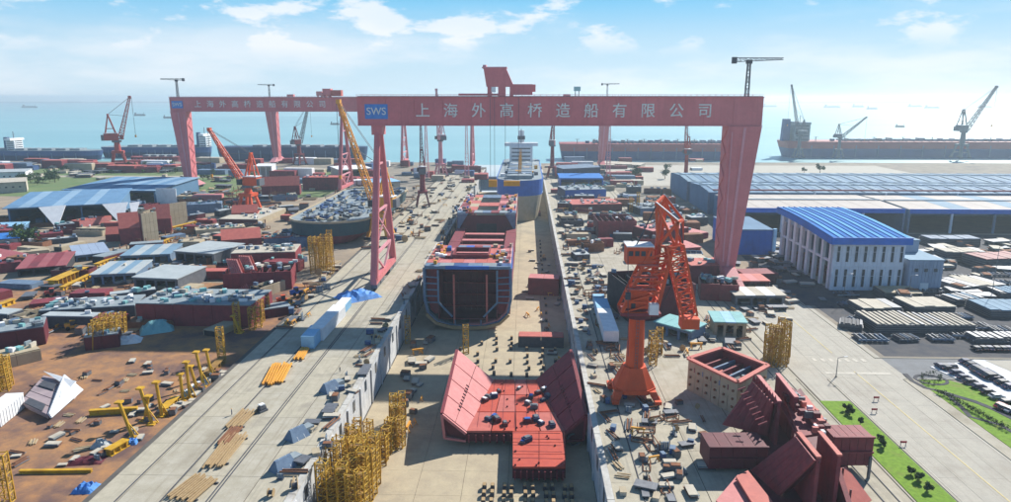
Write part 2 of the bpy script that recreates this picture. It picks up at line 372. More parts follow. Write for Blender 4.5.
# left yard strips
struct('left_lane', sheet(-330, -150, 330, 345, -.965), 'yard')
struct('green_strip', sheet(-1500, -170, 560, 790, -.95), 'grassdull')
struct('shore_road', sheet(-1500, -170, 700, 716, -.93), 'concrete')
struct('left_apron', sheet(-900, -330.2, 300, 559.8, -.96), 'yard')
struct('yard_lane', ribbon([(-345, 300), (-290, 395), (-235, 430), (-180, 560)], 13, -1.5, -.90), 'yard')
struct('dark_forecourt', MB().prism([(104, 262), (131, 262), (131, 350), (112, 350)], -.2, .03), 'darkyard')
# ================================================================ gantry cranes
FONT = bpy.data.fonts.load('<builtin>') if False else None
def text_obj(name, s, size, mat, parent, loc, rot, depth=.08):
    cu = bpy.data.curves.new(name, 'FONT'); cu.body = s; cu.size = size; cu.extrude = depth; cu.align_x = 'CENTER'; cu.align_y = 'CENTER'; cu.offset = .04*size/6
    to = bpy.data.objects.new(name, cu); COL.objects.link(to)
    dg = bpy.context.evaluated_depsgraph_get(); me = bpy.data.meshes.new_from_object(to.evaluated_get(dg))
    bpy.data.objects.remove(to); me.materials.clear(); me.materials.append(MATS[mat]); me.name = name
    o = link(name, me, parent, loc); o.rotation_euler = rot; return o
TXT = '上海外高桥造船有限公司'
ZB, ZT = 68.7, 80.2
def gantry(label, Y, Xf, Xr, tro, glyphs=True, jibdir=1, second=None):
    """Xf: flexible A-frame leg, Xr: rigid box leg (either side)."""
    sg = 1 if Xr > Xf else -1; g = thing('gantry_crane', label, 'gantry crane', (0, Y, 0), 0)
    xe0, xe1 = Xf-sg*(8 if sg > 0 else 15), Xr+sg*6.5
    lo, hi = min(xe0, xe1), max(xe0, xe1); n_ = 14; wseg = (hi-lo)/n_
    gb = part('girder', MB().box(((lo+hi)/2, 0, (ZB+ZT)/2), (hi-lo-.4, 7.4, ZT-ZB-.4)), 'gantry', g)
    seg = MB().box((0, 0, 0), (wseg-.10, 8.0, ZT-ZB)).mesh('beam_segment', 'gantry')
    for k in range(n_): link('beam_segment', seg, g, (lo+wseg*(k+.5), 0, (ZB+ZT)/2))
    # flange lips and top walkway
    part('flange', MB().box(((lo+hi)/2, 0, ZB-.15), (hi-lo+.2, 8.8, .34)).box(((lo+hi)/2, 0, ZT+.12), (hi-lo+.2, 9.2, .28)), 'gantry', g)
    hr = MB()
    for s in (-1, 1):
        for z in (.7, 1.2): hr.bar((lo, s*4.4, ZT+z), (hi, s*4.4, ZT+z), .09)
        k = lo
        while k < hi: hr.bar((k, s*4.4, ZT+.2), (k, s*4.4, ZT+1.2), .09); k += 2.6
    part('handrail', hr, 'gantrylight', g, stuff=False)
    rail = MB().box(((lo+hi)/2, -2.6, ZT+.38), (hi-lo, .4, .3)).box(((lo+hi)/2, 2.6, ZT+.38), (hi-lo, .4, .3)); part('trolley_rail', rail, 'steel', g)
    # rigid leg
    inn, outt = Xr-sg*7.5, Xr+sg*6.3
    top = [(inn,-5,ZB-.4),(outt,-5,ZB-.4),(outt,5,ZB-.4),(inn,5,ZB-.4)]; bot = [(Xr-sg*7.2,-5,6),(Xr-sg*.6,-5,6),(Xr-sg*.6,5,6),(Xr-sg*7.2,5,6)]
    if sg < 0: top = top[::-1]; bot = bot[::-1]
    part('rigid_leg', MB().frustum(bot, top), 'gantry', g)
    xm = Xr-sg*3.9
    part('leg_trim', MB().bar((xm, -5.2, 8), (Xr-sg*.8, -5.2, ZB-1), 1.1, .3).box((Xr-sg*6, -5.2, 38), (.5, .3, 56)), 'gantrylight', g)
    part('sill_beam', MB().frustum([(xm-3.2,-21,3),(xm+3.2,-21,3),(xm+3.2,21,3),(xm-3.2,21,3)], [(xm-2.6,-9,8),(xm+2.6,-9,8),(xm+2.6,9,8),(xm-2.6,9,8)]), 'gantrylight' if sg < 0 else 'gantry', g)
    bog = MB()
    for y in (-18, -10, 10, 18): bog.box((0, y, 2.0), (2.6, 6.6, 2.0))
    bw = MB()
    for y in (-20, -18, -16, -12, -10, -8, 8, 10, 12, 16, 18, 20): bw.cyl((-.6, y, .9), (.6, y, .9), .75, 10)
    bme, wme = bog.mesh('bogie', 'steel'), bw.mesh('wheel_set', 'steeldark')
    for x in (xm, Xf): link('bogie', bme, g, (x, 0, 0)); link('wheel_set', wme, g, (x, 0, 0))
    # flexible A-frame leg
    for s in (-1, 1):
        lg = MB(); lg.cyl((Xf, s*20.5, 4.5), (Xf, s*2.4, ZB-2), 1.75, 12, 1.35); part('leg', lg, 'gantry', g)
    part('leg_head', MB().box((Xf, 0, ZB-2.2), (4.5, 8, 4)), 'gantry', g)
    part('tie_beam', MB().box((Xf, 0, 4), (2.6, 44, 2.4)), 'gantry', g)
    br = MB(); br.bar((Xf, -17, 14.5), (Xf, 17, 14.5), 1.1); br.bar((Xf, -17, 14.5), (Xf, 0, 5), .8); br.bar((Xf, 17, 14.5), (Xf, 0, 5), .8)
    br.bar((Xf, -12, 32), (Xf, 12, 32), .9); br.bar((Xf, -12, 32), (Xf, 16, 16), .6); br.bar((Xf, 12, 32), (Xf, -16, 16), .6); br.bar((Xf, -6.5, 52), (Xf, 6.5, 52), .8)
    part('brace', br, 'gantrylight', g)
    # stairs up the legs, lamps
    st = MB(); z = 8
    for k in range(12):
        a = -5.6; st.bar((Xr-sg*7.7, -3+(k % 2)*6, z), (Xr-sg*7.7, 3-(k % 2)*6, z+4.8), .35, .2); z += 4.9
    part('stair', st, 'gantry', g)
    # trolley(s)
    for (tx, kind) in tro:
        if kind == 'big':
            th = part('trolley', MB().frustum([(tx-5.6,-4,ZT+4.4),(tx+6,-4,ZT+4.4),(tx+6,4,ZT+4.4),(tx-5.6,4,ZT+4.4)], [(tx-6.8,-4,ZT+12),(tx+2.6,-4,ZT+12),(tx+2.6,4,ZT+12),(tx-6.8,4,ZT+12)]), 'gantry', g)
            part('trolley_frame', MB().box((tx-4.4, 0, ZT+2.4), (1.6, 8, 4)).box((tx+.8, 0, ZT+2.4), (3.0, 8, 4)).box((tx+4.9, 0, ZT+2.4), (1.4, 8, 4)), 'gantry', th)
            part('trolley_cap', MB().box((tx-2.2, 0, ZT+12.2), (10.4, 8.6, .5)).box((tx-6.4, 0, ZT+12.8), (1.4, 7, 1)), 'gantrylight', th)
            part('machine_house', MB().box((tx+9.6, 0, ZT+3.2), (8.4, 7, 4.4)).box((tx+14.4, 0, ZT+3.8), (1.4, 5, 3)), 'gantry', g)
            part('sky_gap_panel', MB().box((tx-2.6, -4.02, ZT+3.2), (1.8, .3, 2.2)), 'white', th)  # white panel paints the bright sky seen between the frame legs
            part('track_beam', MB().box((tx-9, -3, ZT+1.2), (17, 1, .8)), 'gantry', g)
            rp = MB()
            for dx in (-4, -2.2, 2.4, 8): rp.cyl((tx+dx, -4.9, ZT), (tx+dx, -4.9, 45), .09, 5)
            part('hoist_rope', rp, 'steel', g)
            part('hook_block', MB().box((tx-3, -4.9, 44), (3.6, 1.6, 3)).box((tx+5.2, -4.9, 44), (7, 1.6, 2.2)), 'craneyellow', g)
        elif kind == 'box':
            th = part('trolley', MB().box((tx, 0, ZT+5), (7, 7, 5)), 'gantry', g); part('trolley_frame', MB().box((tx-2.2, 0, ZT+1.6), (1, 6, 2.2)).box((tx+2.2, 0, ZT+1.6), (1, 6, 2.2)), 'gantry', th)
            part('machine_house', MB().box((tx+8.0, 0, ZT+3.8), (9, 6, 5)), 'salmon', g)
        elif kind == 'low':
            part('machine_house', MB().box((tx, 0, ZT+2.5), (8, 6, 3)), 'gantry', g)
        elif kind == 'mastbox':
            th = part('trolley', MB().box((tx, 0, ZT+10), (7.5, 6, 5)), 'teal', g); part('trolley_frame', MB().box((tx-2, 0, ZT+4), (.7, 4, 7)).box((tx+2, 0, ZT+4), (.7, 4, 7)), 'steel', th)
    # maintenance jib on the rigid leg
    xj = Xr+sg*.5; mh = 14.5; j = MB().lattice((xj, 0, ZT), (xj, 0, ZT+mh), 1.5, 1.1, 6, .26)
    jb = part('jib_mast', j, 'steeldark', g)
    part('jib_boom', MB().lattice((xj-6*jibdir, 0, ZT+mh+.8), (xj+14*jibdir, 0, ZT+mh+1.2), 1.6, .7, 9, .24).box((xj, 0, ZT+mh), (2.2, 2, 1.6)), 'steeldark', jb)
    part('counterweight', MB().box((xj-6.2*jibdir, 0, ZT+mh+.6), (1.8, 1.8, 2.6)), 'steeldark', jb)
    # name board and lettering on the face of the beam
    if glyphs:
        xl, xr_ = min(Xf, Xr), max(Xf, Xr)
        lp = part('logo_plate', MB().box((xl+.2, -4.12, 74.3), (9.8, .12, 6.2)), 'bluetarp', g)
        text_obj('lettering', 'SWS', 4.3, 'paint', lp, (xl+.2, -4.3, 74.3), (R(90), 0, 0))
        x0 = xl+20.5*(xr_-xl)/160; x1 = xl+142*(xr_-xl)/160
        for k, ch in enumerate(TXT):
            text_obj('lettering', ch, 6.3, 'paint', g, (x0+(x1-x0)*k/10, -4.15, 74.4), (R(90), 0, 0))
    return g
G1 = gantry('nearest big pinkish red gantry crane spanning the main dock with white characters', 299, -64.3, 92.3, [(-11.5, 'big')])
G2 = gantry('pinkish red gantry crane over the left yard whose beam runs on from the nearest one', 600, -160, -303, [(-172, 'box')], jibdir=-1)
G3 = gantry('far left gantry crane whose white rigid leg stands behind the lettered left beam', 852, -152, -316, [(-290, 'low'), (-254, 'box')], False, -1)
G4 = gantry('farthest gantry crane over the main dock seen under the nearest beam', 815, -64.3, 92.3, [(58, 'mastbox'), (46, 'low')], False)

# ================================================================ portal jib cranes
def jib_crane(label, base, col, s=1., az=0., blen=40., bel=65., colh=22., name='jib_crane', hook=True, boomcol=None, portal=True):
    """portal, slewing column, machinery house, A-frame and lattice boom; az = direction the boom points (degrees, 0 = +X)"""
    g = thing(name, label, 'crane', base, R(az)); bc = boomcol or col
    if portal:
        p = MB()
        for x in (-4*s, 4*s):
            for y in (-4*s, 4*s):
                lg = part('leg', MB().bar((x, y, .6*s), (x*.55, y*.55, 9*s), 1.1*s), col, g); part('bogie', MB().box((x, y, .5*s), (3*s, 1.2*s, 1*s)), 'steeldark', lg)
        part('portal_frame', MB().box((0, 0, 9.4*s), (6.4*s, 6.4*s, 1.4*s)).bar((-3.4*s,-3.4*s,4*s), (3.4*s,-3.4*s,4*s), .5*s).bar((-3.4*s,3.4*s,4*s), (3.4*s,3.4*s,4*s), .5*s), col, g)
    part('column', MB().cyl((0, 0, 10*s if portal else 0), (0, 0, colh), 1.9*s, 12, 1.5*s), col, g)
    part('slew_ring', MB().cyl((0, 0, colh), (0, 0, colh+1.2*s), 2.6*s, 14), 'steel', g)
    h = part('machine_house', MB().box((-2.6*s, 0, colh+3.2*s), (7*s, 4.6*s, 4*s)), col, g)
    part('house_roof', MB().box((-2.6*s, 0, colh+5.4*s), (7.4*s, 5*s, .35*s)), 'white', h)
    part('cab', MB().box((2.6*s, 2.4*s, colh+2.8*s), (2*s, 1.8*s, 2.6*s)), 'window', g)
    z0 = colh+5*s; ap = MB(); A = (-3*s, 0, z0+11*s)
    for y in (-1.8*s, 1.8*s): ap.bar((1*s, y, colh+1.5*s), (A[0], y*.4, A[2]), .6*s); ap.bar((-5.4*s, y, z0), (A[0], y*.4, A[2]), .5*s); ap.bar((-1*s, y*.8, z0+3*s), (-4.6*s, y*.8, z0+3*s), .35*s)
    ap.bar((A[0], -1*s, A[2]), (A[0], 1*s, A[2]), .9*s); part('a_frame', ap, col, g)
    b0 = Vector((2*s, 0, colh+2*s)); b1 = b0+Vector((math.cos(R(bel)), 0, math.sin(R(bel))))*blen
    part('boom', MB().lattice(b0, b1, 2.6*s, 1.0*s, max(6, int(blen/3.2)), .34*s), bc, g)
    hd = part('boom_head', MB().box(tuple(b1), (1.6*s, 1.6*s, 1.6*s)), bc, g)
    ty = MB()
    for y in (-.6*s, .6*s): ty.bar((A[0], y, A[2]), b1+Vector((0, y, 0)), .16*s)
    ty.bar((A[0], 0, A[2]), b0.lerp(b1, .55), .2*s)
    part('stay', ty, 'steel', g)
    part('counterweight', MB().box((-6.6*s, 0, colh+2.8*s), (2*s, 4.4*s, 3.2*s)), 'steel', g)
    if hook:
        hz = max(b1.z*.45, 6); part('hoist_rope', MB().cyl(b1+Vector((.9*s, 0, 0)), (b1.x+.9*s, 0, hz), .10*s, 5), 'steeldark', g)
        part('hook_block', MB().box((b1.x+.9*s, 0, hz), (.9*s, .6*s, 1.4*s)), 'craneyellow', g)
    return g
# far and middle cranes; (label, pixel of foot, colour, size, azimuth, boom length, boom elevation, column height)
def at(px, py, z=0): return tuple(P(px, py, z))
jib_crane('red lattice jib crane in the left yard leaning its boom up to the left', at(250, 214, -1), 'orange', 1.5, 170, 44, 58, 19, boomcol='orange')
jib_crane('tall orange yellow jib crane just left of the nearest gantry leg', at(381, 238, -1), 'craneyellow', 1.5, 172, 62, 72, 17, boomcol='craneyellow')
jib_crane('dark red portal crane on the left quay behind the nearest gantry leg', at(423, 206), 'primer', 1.15, 100, 38, 78, 24)
jib_crane('red harbour crane beside the moored ships at far left with its boom raised', at(120, 168, -1), 'cranered', 2.0, 25, 50, 73, 30)
jib_crane('second small grey lattice crane standing behind the left yard beam', at(300, 165, -1), 'primer', 1.4, 60, 52, 70, 24, boomcol='steel')
jib_crane('slim pinkish lattice crane standing beyond the dock under the beam left of middle', at(441, 176), 'gantrylight', 1.3, 120, 50, 84, 36)
jib_crane('dark slim crane standing right of the far ship in the dock', at(552, 178), 'primer', 1.2, 80, 46, 84, 32)
jib_crane('dark grey portal crane on the shore behind the long ship at far right', at(960, 158), 'steel', 1.9, 20, 72, 52, 34)
jib_crane('slender dark crane rising behind the stern of the far right ship', at(798, 158), 'steel', 1.3, 130, 66, 76, 30)
jib_crane('small crane with low boom right of the far right ship bridge', at(838, 158), 'steel', 1.2, 10, 42, 38, 26)
jib_crane('thin red crane in front of the long red and blue ship under the right beam', at(685, 188), 'cranered', 1.0, 95, 40, 80, 30)
for px, py, t in ((467, 178, 'pink lattice mast in the middle distance'), (427, 180, 'pale lattice hoist tower near the grey crane'), (608, 178, 'thin mast right of the far dock end')):
    b_ = P(px, py); mm = MB().lattice((0, 0, 0), (0, 0, 58), 4.2, 1.4, 14, .4)
    o = thing('lattice_mast', t, 'mast', b_); part('mast', mm, 'gantrylight', o); part('footing', MB().box((0, 0, 1), (6, 6, 2)), 'concrete', o)

# ---------------------------------------------------------------- the near orange portal crane on the right quay
def near_crane():
    Y0 = 176.; c0 = P(633, 396); Y0 = c0.y; g = thing('portal_crane', 'near bright orange portal crane standing on the right quay', 'crane', (c0.x, Y0, 0))
    def q(px, py, dy=0): v = PY(px, py, Y0+dy); return Vector((v.x-c0.x, dy, v.z))
    ztop = q(633, 366).z
    # octagonal portal body with splayed legs
    oc = [(-3.0,-4.5),(3.0,-4.5),(5.4,-2.2),(5.4,2.2),(3.0,4.5),(-3.0,4.5),(-5.4,2.2),(-5.4,-2.2)]
    part('portal_body', MB().frustum([(x, y, ztop-5.2) for x, y in oc], [(x*.55, y*.6, ztop+.4) for x, y in oc]), 'orange', g)
    part('portal_skirt', MB().frustum([(x*1.04, y*1.04, ztop-6.4) for x, y in oc], [(x*1.04, y*1.04, ztop-5.2) for x, y in oc]), 'orange', g)
    for x in (-1, 1):
        for y in (-1, 1):
            l = part('leg', MB().frustum([(x*5.6-1,y*5-1,1.0),(x*5.6+1,y*5-1,1.0),(x*5.6+1,y*5+1,1.0),(x*5.6-1,y*5+1,1.0)], [(x*4.4-1.1,y*3.4-1,ztop-5.6),(x*4.4+1.1,y*3.4-1,ztop-5.6),(x*4.4+1.1,y*3.4+1,ztop-5.6),(x*4.4-1.1,y*3.4+1,ztop-5.6)]), 'orange', g)
            bo = part('bogie', MB().box((x*5.6, y*5, 1.1), (1.8, 4, .9)), 'orange', l)
            for k in (-1, 1): part('wheel', MB().cyl((x*5.6-.4, y*5+k*1.2, .55), (x*5.6+.4, y*5+k*1.2, .55), .5, 10), 'steeldark', l)
    zc = q(633, 316).z
    part('column', MB().cyl((0, 0, ztop), (.2, 0, zc), 2.5, 16, 2.1), 'orange', g)
    ld = MB()
    for k in range(14): ld.box((0, -2.7, ztop+1+k*(zc-ztop-1)/14), (.7, .1, .1))
    ld.box((-.35, -2.7, (ztop+zc)/2), (.08, .1, zc-ztop)).box((.35, -2.7, (ztop+zc)/2), (.08, .1, zc-ztop)); part('ladder', ld, 'steel', g)
    part('slew_ring', MB().cyl((.2, 0, zc), (.2, 0, zc+1.2), 3.5, 18), 'primerdark', g)
    part('machinery_deck', MB().box((.5, 0, zc+1.6), (10.5, 8, .8)), 'primer', g)
    # slewing tower: four raking legs with lattice faces
    tw = MB(); zt = q(660, 248).z; tx = q(662, 248).x
    lo = [(-4.4,-3.4,zc+2),(4.6,-3.4,zc+2),(4.6,3.4,zc+2),(-4.4,3.4,zc+2)]; hi = [(tx-3.4,-2,zt),(tx+2.4,-2,zt),(tx+2.4,2,zt),(tx-3.4,2,zt)]
    for a, b_ in zip(lo, hi): tw.bar(a, b_, .8)
    for i in range(6):
        k0, k1 = i/6, (i+1)/6
        for j in range(4):
            A = Vector(lo[j]).lerp(Vector(hi[j]), k0); B = Vector(lo[(j+1) % 4]).lerp(Vector(hi[(j+1) % 4]), k1); C = Vector(lo[(j+1) % 4]).lerp(Vector(hi[(j+1) % 4]), k0)
            tw.bar(A, B, .42); tw.bar(A, C, .42)
    part('slewing_tower', tw, 'orange', g)
    # machinery house mid-height on the left
    hp = q(640, 254); hs = part('machine_house', MB().box((hp.x-.3, .5, hp.z), (6.8, 5.5, 4.6)), 'orange', g)
    part('house_roof', MB().box((hp.x-.3, .5, hp.z+2.45), (7.1, 5.8, .3)), 'white', hs)
    for k in range(4): part('window', MB().box((hp.x-2.7+k*1.6, -2.3, hp.z+.6), (1.1, .12, 1.3)), 'window', hs)
    h2 = part('winch_house', MB().box((-.2, 0, zc+5), (5.6, 5, 4.4)), 'orange', g)
    part('door', MB().box((-1.4, -2.55, zc+4), (1.1, .12, 2.2)), 'window', h2)
    for k in range(3): part('platform', MB().box((.4+k*.7, -3.9, zc+8.6+k*3.2), (7.4-k, 1.2, .25)).box((.4+k*.7, -4.5, zc+9.6+k*3.2), (7.4-k, .1, .1)), 'salmon', g)
    part('operator_cab', MB().box((3.6, -4.2, zc+3.4), (2.4, 2.2, 2.8)), 'white', g)
    # boom: from the tower foot up and over, double box girders with lattice between
    ft = q(652, 290); hd0 = q(656, 240); hd1 = q(670, 203, 6)
    bm = MB()
    for y in (-2, 2): bm.bar(ft+Vector((0, y, 0)), hd1+Vector((-1.6, y, 0)), .8, 1.3)
    for i in range(9):
        k = i/9; A = ft.lerp(hd1, k); B = ft.lerp(hd1, k+.1); bm.bar(A+Vector((-1.0*k, -2, 0)), B+Vector((-1.0*k, 2, 0)), .35); bm.bar(A+Vector((-1.0*k, 2, 0)), A+Vector((-1.0*k, -2, 0)), .4)
    part('boom', bm, 'orange', g)
    fr = MB(); a0, a1, a2, a3 = q(656, 204, 2), q(664, 196, 8), q(683, 220, 8), q(678, 222, 0)
    b0_, b3 = q(658, 246), q(676, 248)
    for u, v in ((a0, a1), (a1, a2), (a0, a3), (a3, a2), (a0, b0_), (a3, b3), (b0_, b3), (a1, q(662, 240, 6)), (a2, q(682, 246, 6)), (a0, b3), (a3, b0_), (a1, q(682, 246, 6))): fr.bar(u, v, .65)
    part('boom_head', fr, 'orange', g)
    part('head_plate', MB().bar(a0+Vector((0, 0, .5)), a3+Vector((0, 0, .5)), .5, .25).bar(a1+Vector((0, 0, .5)), a2+Vector((0, 0, .5)), .5, .25), 'white', g)
    lk = MB().lattice(q(674, 246, -1), q(689, 316, -3), 4.2, 3.6, 9, .5); part('luffing_link', lk, 'orange', g)
    part('counterweight', MB().box(tuple(q(689, 322, -3)), (4.6, 4, 2.8)), 'orange', g)
    part('stay', MB().bar(q(681, 224, 6), q(684, 262, 0), .35).bar(q(684, 262), q(664, 300), .35).bar(q(656, 206), q(628, 262), .3), 'steeldark', g)
    rp = MB(); top = q(628, 252, -4); rp.cyl(top, q(628, 356, -4), .1, 5); part('hoist_rope', rp, 'steeldark', g); part('hook_block', MB().box(tuple(q(628, 296, -4)), (1.3, 1, 1.8)), 'steeldark', g)
    return g
near_crane()
# ================================================================ ships
def outline(Ln, B, bow=.16, stern=.06, n=8, sq=.8):
    """plan of a hull along +X, bow at +Ln/2"""
    pts = [];
    for i in range(n+1):
        t = i/n*math.pi/2; pts.append((Ln/2-Ln*bow*(1-math.sin(t)) if False else Ln/2-Ln*bow+Ln*bow*math.cos(t), -B/2*math.sin(t)))
    up = pts[:]                                          # bow tip -> starboard shoulder
    st = [(-Ln/2+Ln*stern, -B/2), (-Ln/2, -B/2*sq)]
    port = [(x, -y) for x, y in (up+st)][::-1]
    return up+st+port[:-1]
def scaled(o, kx, ky, z, dx=0): return [(x*kx+dx, y*ky, z) for x, y in o]
def hull_parts(g, Ln, B, z0, zm, z1, lowcol, upcol, bow=.16, stern=.06, deck='hullred'):
    o = outline(Ln, B, bow, stern)
    part('hull_bottom', MB().frustum(scaled(o, .965, .86, z0), scaled(o, .985, 1, zm)), lowcol, g)
    part('hull_side', MB().frustum(scaled(o, .985, 1.002, zm), scaled(o, 1, 1.01, z1)), upcol, g)
    part('deck', MB().frustum(scaled(o, .99, .985, z1), scaled(o, .99, .985, z1+.25)), deck, g)
    bl = MB(); oo = scaled(o, .998, 1.0, z1+1.1)
    for i in range(len(oo)): bl.bar(oo[i], oo[(i+1) % len(oo)], .22)
    part('bulwark_rail', bl, deck, g)
def deckhouse(g, x, z, w_, d, h, col='white', funnel='hullblue', tiers=5):
    dh = part('deck_house', MB().box((x, 0, z+h*.5), (w_, d*.62, h)), col, g)
    for k in range(tiers):
        zz = z+h*(k+.55)/tiers
        part('window', MB().box((x, -d*.31-.06, zz), (w_*.8, .14, .9)).box((x+w_/2+.06, 0, zz), (.14, d*.5, .9)).box((x, d*.31+.06, zz), (w_*.8, .14, .9)), 'window', dh)
        part('deck_edge', MB().box((x, 0, z+h*(k+1)/tiers-.1), (w_+1.4, d*.66, .28)), col, dh)
    part('bridge', MB().box((x+.6, 0, z+h+1.5), (w_*.7, d, 3)), col, g); part('mast', MB().cyl((x, 0, z+h+3), (x, 0, z+h+12), .45, 6).bar((x, -3, z+h+8), (x, 3, z+h+8), .3), 'steel', g)
    part('funnel', MB().box((x-w_*.9, 0, z+h*.65), (w_*.5, d*.22, h*1.3), taper=.85), funnel, g)
def ship(label, xa, xb, yw, hh, low, up, frac=.5, house=None, deckstuff='hatch', hcol='white', bowdir=1, name='cargo_ship', B=None, dk='hullred', bow=.1, zb=-4, seed=1):
    a, b_ = P(xa, yw, zb), P(xb, yw, zb); Ln = abs(b_.x-a.x); c_ = (a+b_)/2; B = B or Ln*.16
    g = thing(name, label, 'ship', (c_.x, c_.y+B/2, zb), 0 if bowdir > 0 else math.pi)
    hull_parts(g, Ln, B, 0, hh*frac, hh, low, up, bow=bow, deck=dk)
    rnd = random.Random(seed)
    if deckstuff == 'hatch':
        n_ = max(4, int(Ln/26))
        for k in range(n_):
            x = -Ln*.28+Ln*.68*(k+.5)/n_; hcv = part('hatch_cover', MB().box((x, 0, hh+1.5), (Ln*.68/n_*.72, B*.55, 2.6)), 'deckgrey', g)
    if deckstuff == 'pipes':
        pm = MB()
        for y in (-B*.12, -B*.05, B*.06): pm.cyl((-Ln*.3, y, hh+2.2), (Ln*.42, y, hh+2.2), .7, 6)
        for k in range(30): pm.box((-Ln*.3+Ln*.72*k/29, 0, hh+1.2), (.8, B*.7, 2))
        part('deck_pipes', pm, 'bluegrey', g)
        for k in range(16):
            x = -Ln*.34+Ln*.78*k/15; part('deck_fitting', MB().box((x, jit(B*.2), hh+2), (rnd.uniform(4, 9), rnd.uniform(4, 10), rnd.uniform(2, 5))), rnd.choice(['bluegrey', 'steel', 'hullblue']), g)
        for k in range(10):
            x = -Ln*.4+Ln*.86*k/9; part('vent_post', MB().cyl((x, -B*.3, hh), (x, -B*.3, hh+6.5), .5, 6).bar((x-3, -B*.3, hh+6), (x+3, -B*.3, hh+6), .5), 'steel', g)
    if house is not None: deckhouse(g, -Ln/2+Ln*house, hh, max(10, Ln*.05), B*.9, hh*1.05, hcol)
    fm = MB().box((0, -B*.5-.35, hh*.42), (1.0, .8, hh*.7)).mesh('fender_post', 'bluegrey')
    for k in range(12): link('fender_post', fm, g, (-Ln*.42+Ln*.8*k/11, 0, 0))
    return g
ship('long ship with red upper and blue lower hull moored under the right beam end', 560, 735, 160.5, 22, 'hullblue', 'hullred', .55, None, 'pipes', B=46, seed=3)
ship('long red and blue ship at far right with grey bridge block', 788, 1090, 158.5, 23, 'hullblue', 'hullred', .58, .055, 'pipes', hcol='deckgrey', B=48, seed=4)
ship('dark navy ship moored at far left with white superstructure', -70, 98, 160.5, 13, 'hullnavy', 'hullblue', .5, .47, 'hatch', B=30, dk='deckgrey', seed=5)
ship('dark blue ship moored between the red harbour crane and the left gantry leg', 100, 208, 158, 15, 'hullnavy', 'hullblue', .5, .95, 'hatch', B=30, dk='deckgrey', seed=6)
ship('long navy ship seen under the left gantry beam with pale hatch covers', 216, 366, 161, 18, 'hullnavy', 'hullnavy', .5, None, 'hatch', B=34, dk='hullnavy', seed=7)
ship('red hulled ship moored low behind the left yard sheds', 130, 178, 163.5, 8, 'hullred', 'primer', .5, None, 'hatch', B=18, seed=8)
for k, (px, py, ln, t) in enumerate(((770,107.3,60,'dark distant barge just right of the nearest gantry'), (832,108,70,'low barge on the sea above the right ship bridge'), (858,107.5,50,'small coaster ahead of two others on the far water right'), (872,109.6,46,'small coaster lowest of the group on the far water right'), (915,107.3,60,'distant barge left of the grey crane'), (932,108.6,64,'distant barge straight above the middle of the far right ship'), (900,127.5,40,'small tug like boat close to the far right ship'), (985,108,60,'distant barge near the right edge of the sea'), (30,108,70,'distant barge near the left edge of the sea'), (140,116,50,'dark coaster behind the red harbour crane'), (168,118.5,40,'small boat left of the left gantry leg'), (335,125,40,'small boat seen under the left gantry beam'))):
    p = P(px, py, -4); s_ = p.y/1500; g = thing('coaster', t, 'boat', p, 0); L_ = ln*s_*.5; o_ = outline(L_, L_*.16, .15)
    part('hull', MB().frustum(scaled(o_, .96, .9, 0), scaled(o_, 1, 1, 3.2*s_)), 'barge', g); part('wheelhouse', MB().box((-L_*.38, 0, 5*s_), (L_*.1, L_*.1, 4*s_)), 'barge', g)
    part('cargo_hatch', MB().box((L_*.05, 0, 3.6*s_), (L_*.6, L_*.1, 1.0*s_)), 'barge', g); part('mast', MB().bar((L_*.36, 0, 3*s_), (L_*.36, 0, 8*s_), .5*s_), 'barge', g)

# far ship afloat at the end of the dock line, seen bow on: tan boot, blue band, white bridge
def bow_ship():
    Y = 512; a, b_ = PY(496, 180, Y), PY(543, 180, Y); B = b_.x-a.x; cx = (a.x+b_.x)/2
    g = thing('docked_ship', 'blue and tan ship facing the camera at the far end of the dock', 'ship', (cx, Y, -11.4), -math.pi/2)
    # local +X points toward the camera
    zt = PY(520, 181, Y).z+11.4; Ln = 190; o = [(x-Ln/2, y) for x, y in outline(Ln, B, .10, .05)]
    part('hull_bottom', MB().frustum(scaled(o, .97, .8, 0), scaled(o, .99, 1, zt*.62)), 'tansteel', g)
    part('hull_side', MB().frustum(scaled(o, .99, 1.005, zt*.62), scaled(o, 1.0, 1.03, zt)), 'bluepaint', g)
    part('deck', MB().frustum(scaled(o, .985, .98, zt), scaled(o, .985, .98, zt+.3)), 'deckgrey', g)
    for k in range(7):
        x = -16-k*17; part('hatch_cover', MB().box((x, 0, zt+1.6), (12, B*.55, 2.8)), 'bluegrey' if k % 2 else 'deckgrey', g)
    rnd = random.Random(5)
    for k in range(26): part('deck_fitting', MB().box((-6-rnd.random()*130, rnd.uniform(-.42, .42)*B, zt+1.4), (rnd.uniform(2, 5), rnd.uniform(2, 5), rnd.uniform(1.5, 4))), rnd.choice(['deckgrey', 'white', 'bluegrey', 'craneyellow', 'steel']), g)
    dh = part('deck_house', MB().box((-150, 0, zt+8), (14, B*.62, 16)).box((-150, 0, zt+17.5), (10, B*.9, 3)), 'white', g)
    for k in range(4): part('window', MB().box((-142.9, 0, zt+3+k*3.6), (.3, B*.5, 1.0)), 'window', dh)
    part('funnel', MB().frustum([(-166,-3.5,zt),(-158,-3.5,zt),(-158,3.5,zt),(-166,3.5,zt)], [(-164,-2.6,zt+30),(-160,-2.6,zt+30),(-160,2.6,zt+30),(-164,2.6,zt+30)]), 'white', g)
    part('funnel_band', MB().box((-162, 0, zt+23), (6.6, 7.2, 3.4)), 'steeldark', g); part('mast', MB().bar((-146, 0, zt+19), (-146, 0, zt+32), .8), 'steel', g)
    for x in (-30, -62, -95): part('deck_mast', MB().lattice((x, 0, zt), (x, 0, zt+17), 2.2, 1.2, 5, .35), 'craneyellow', g)
bow_ship()

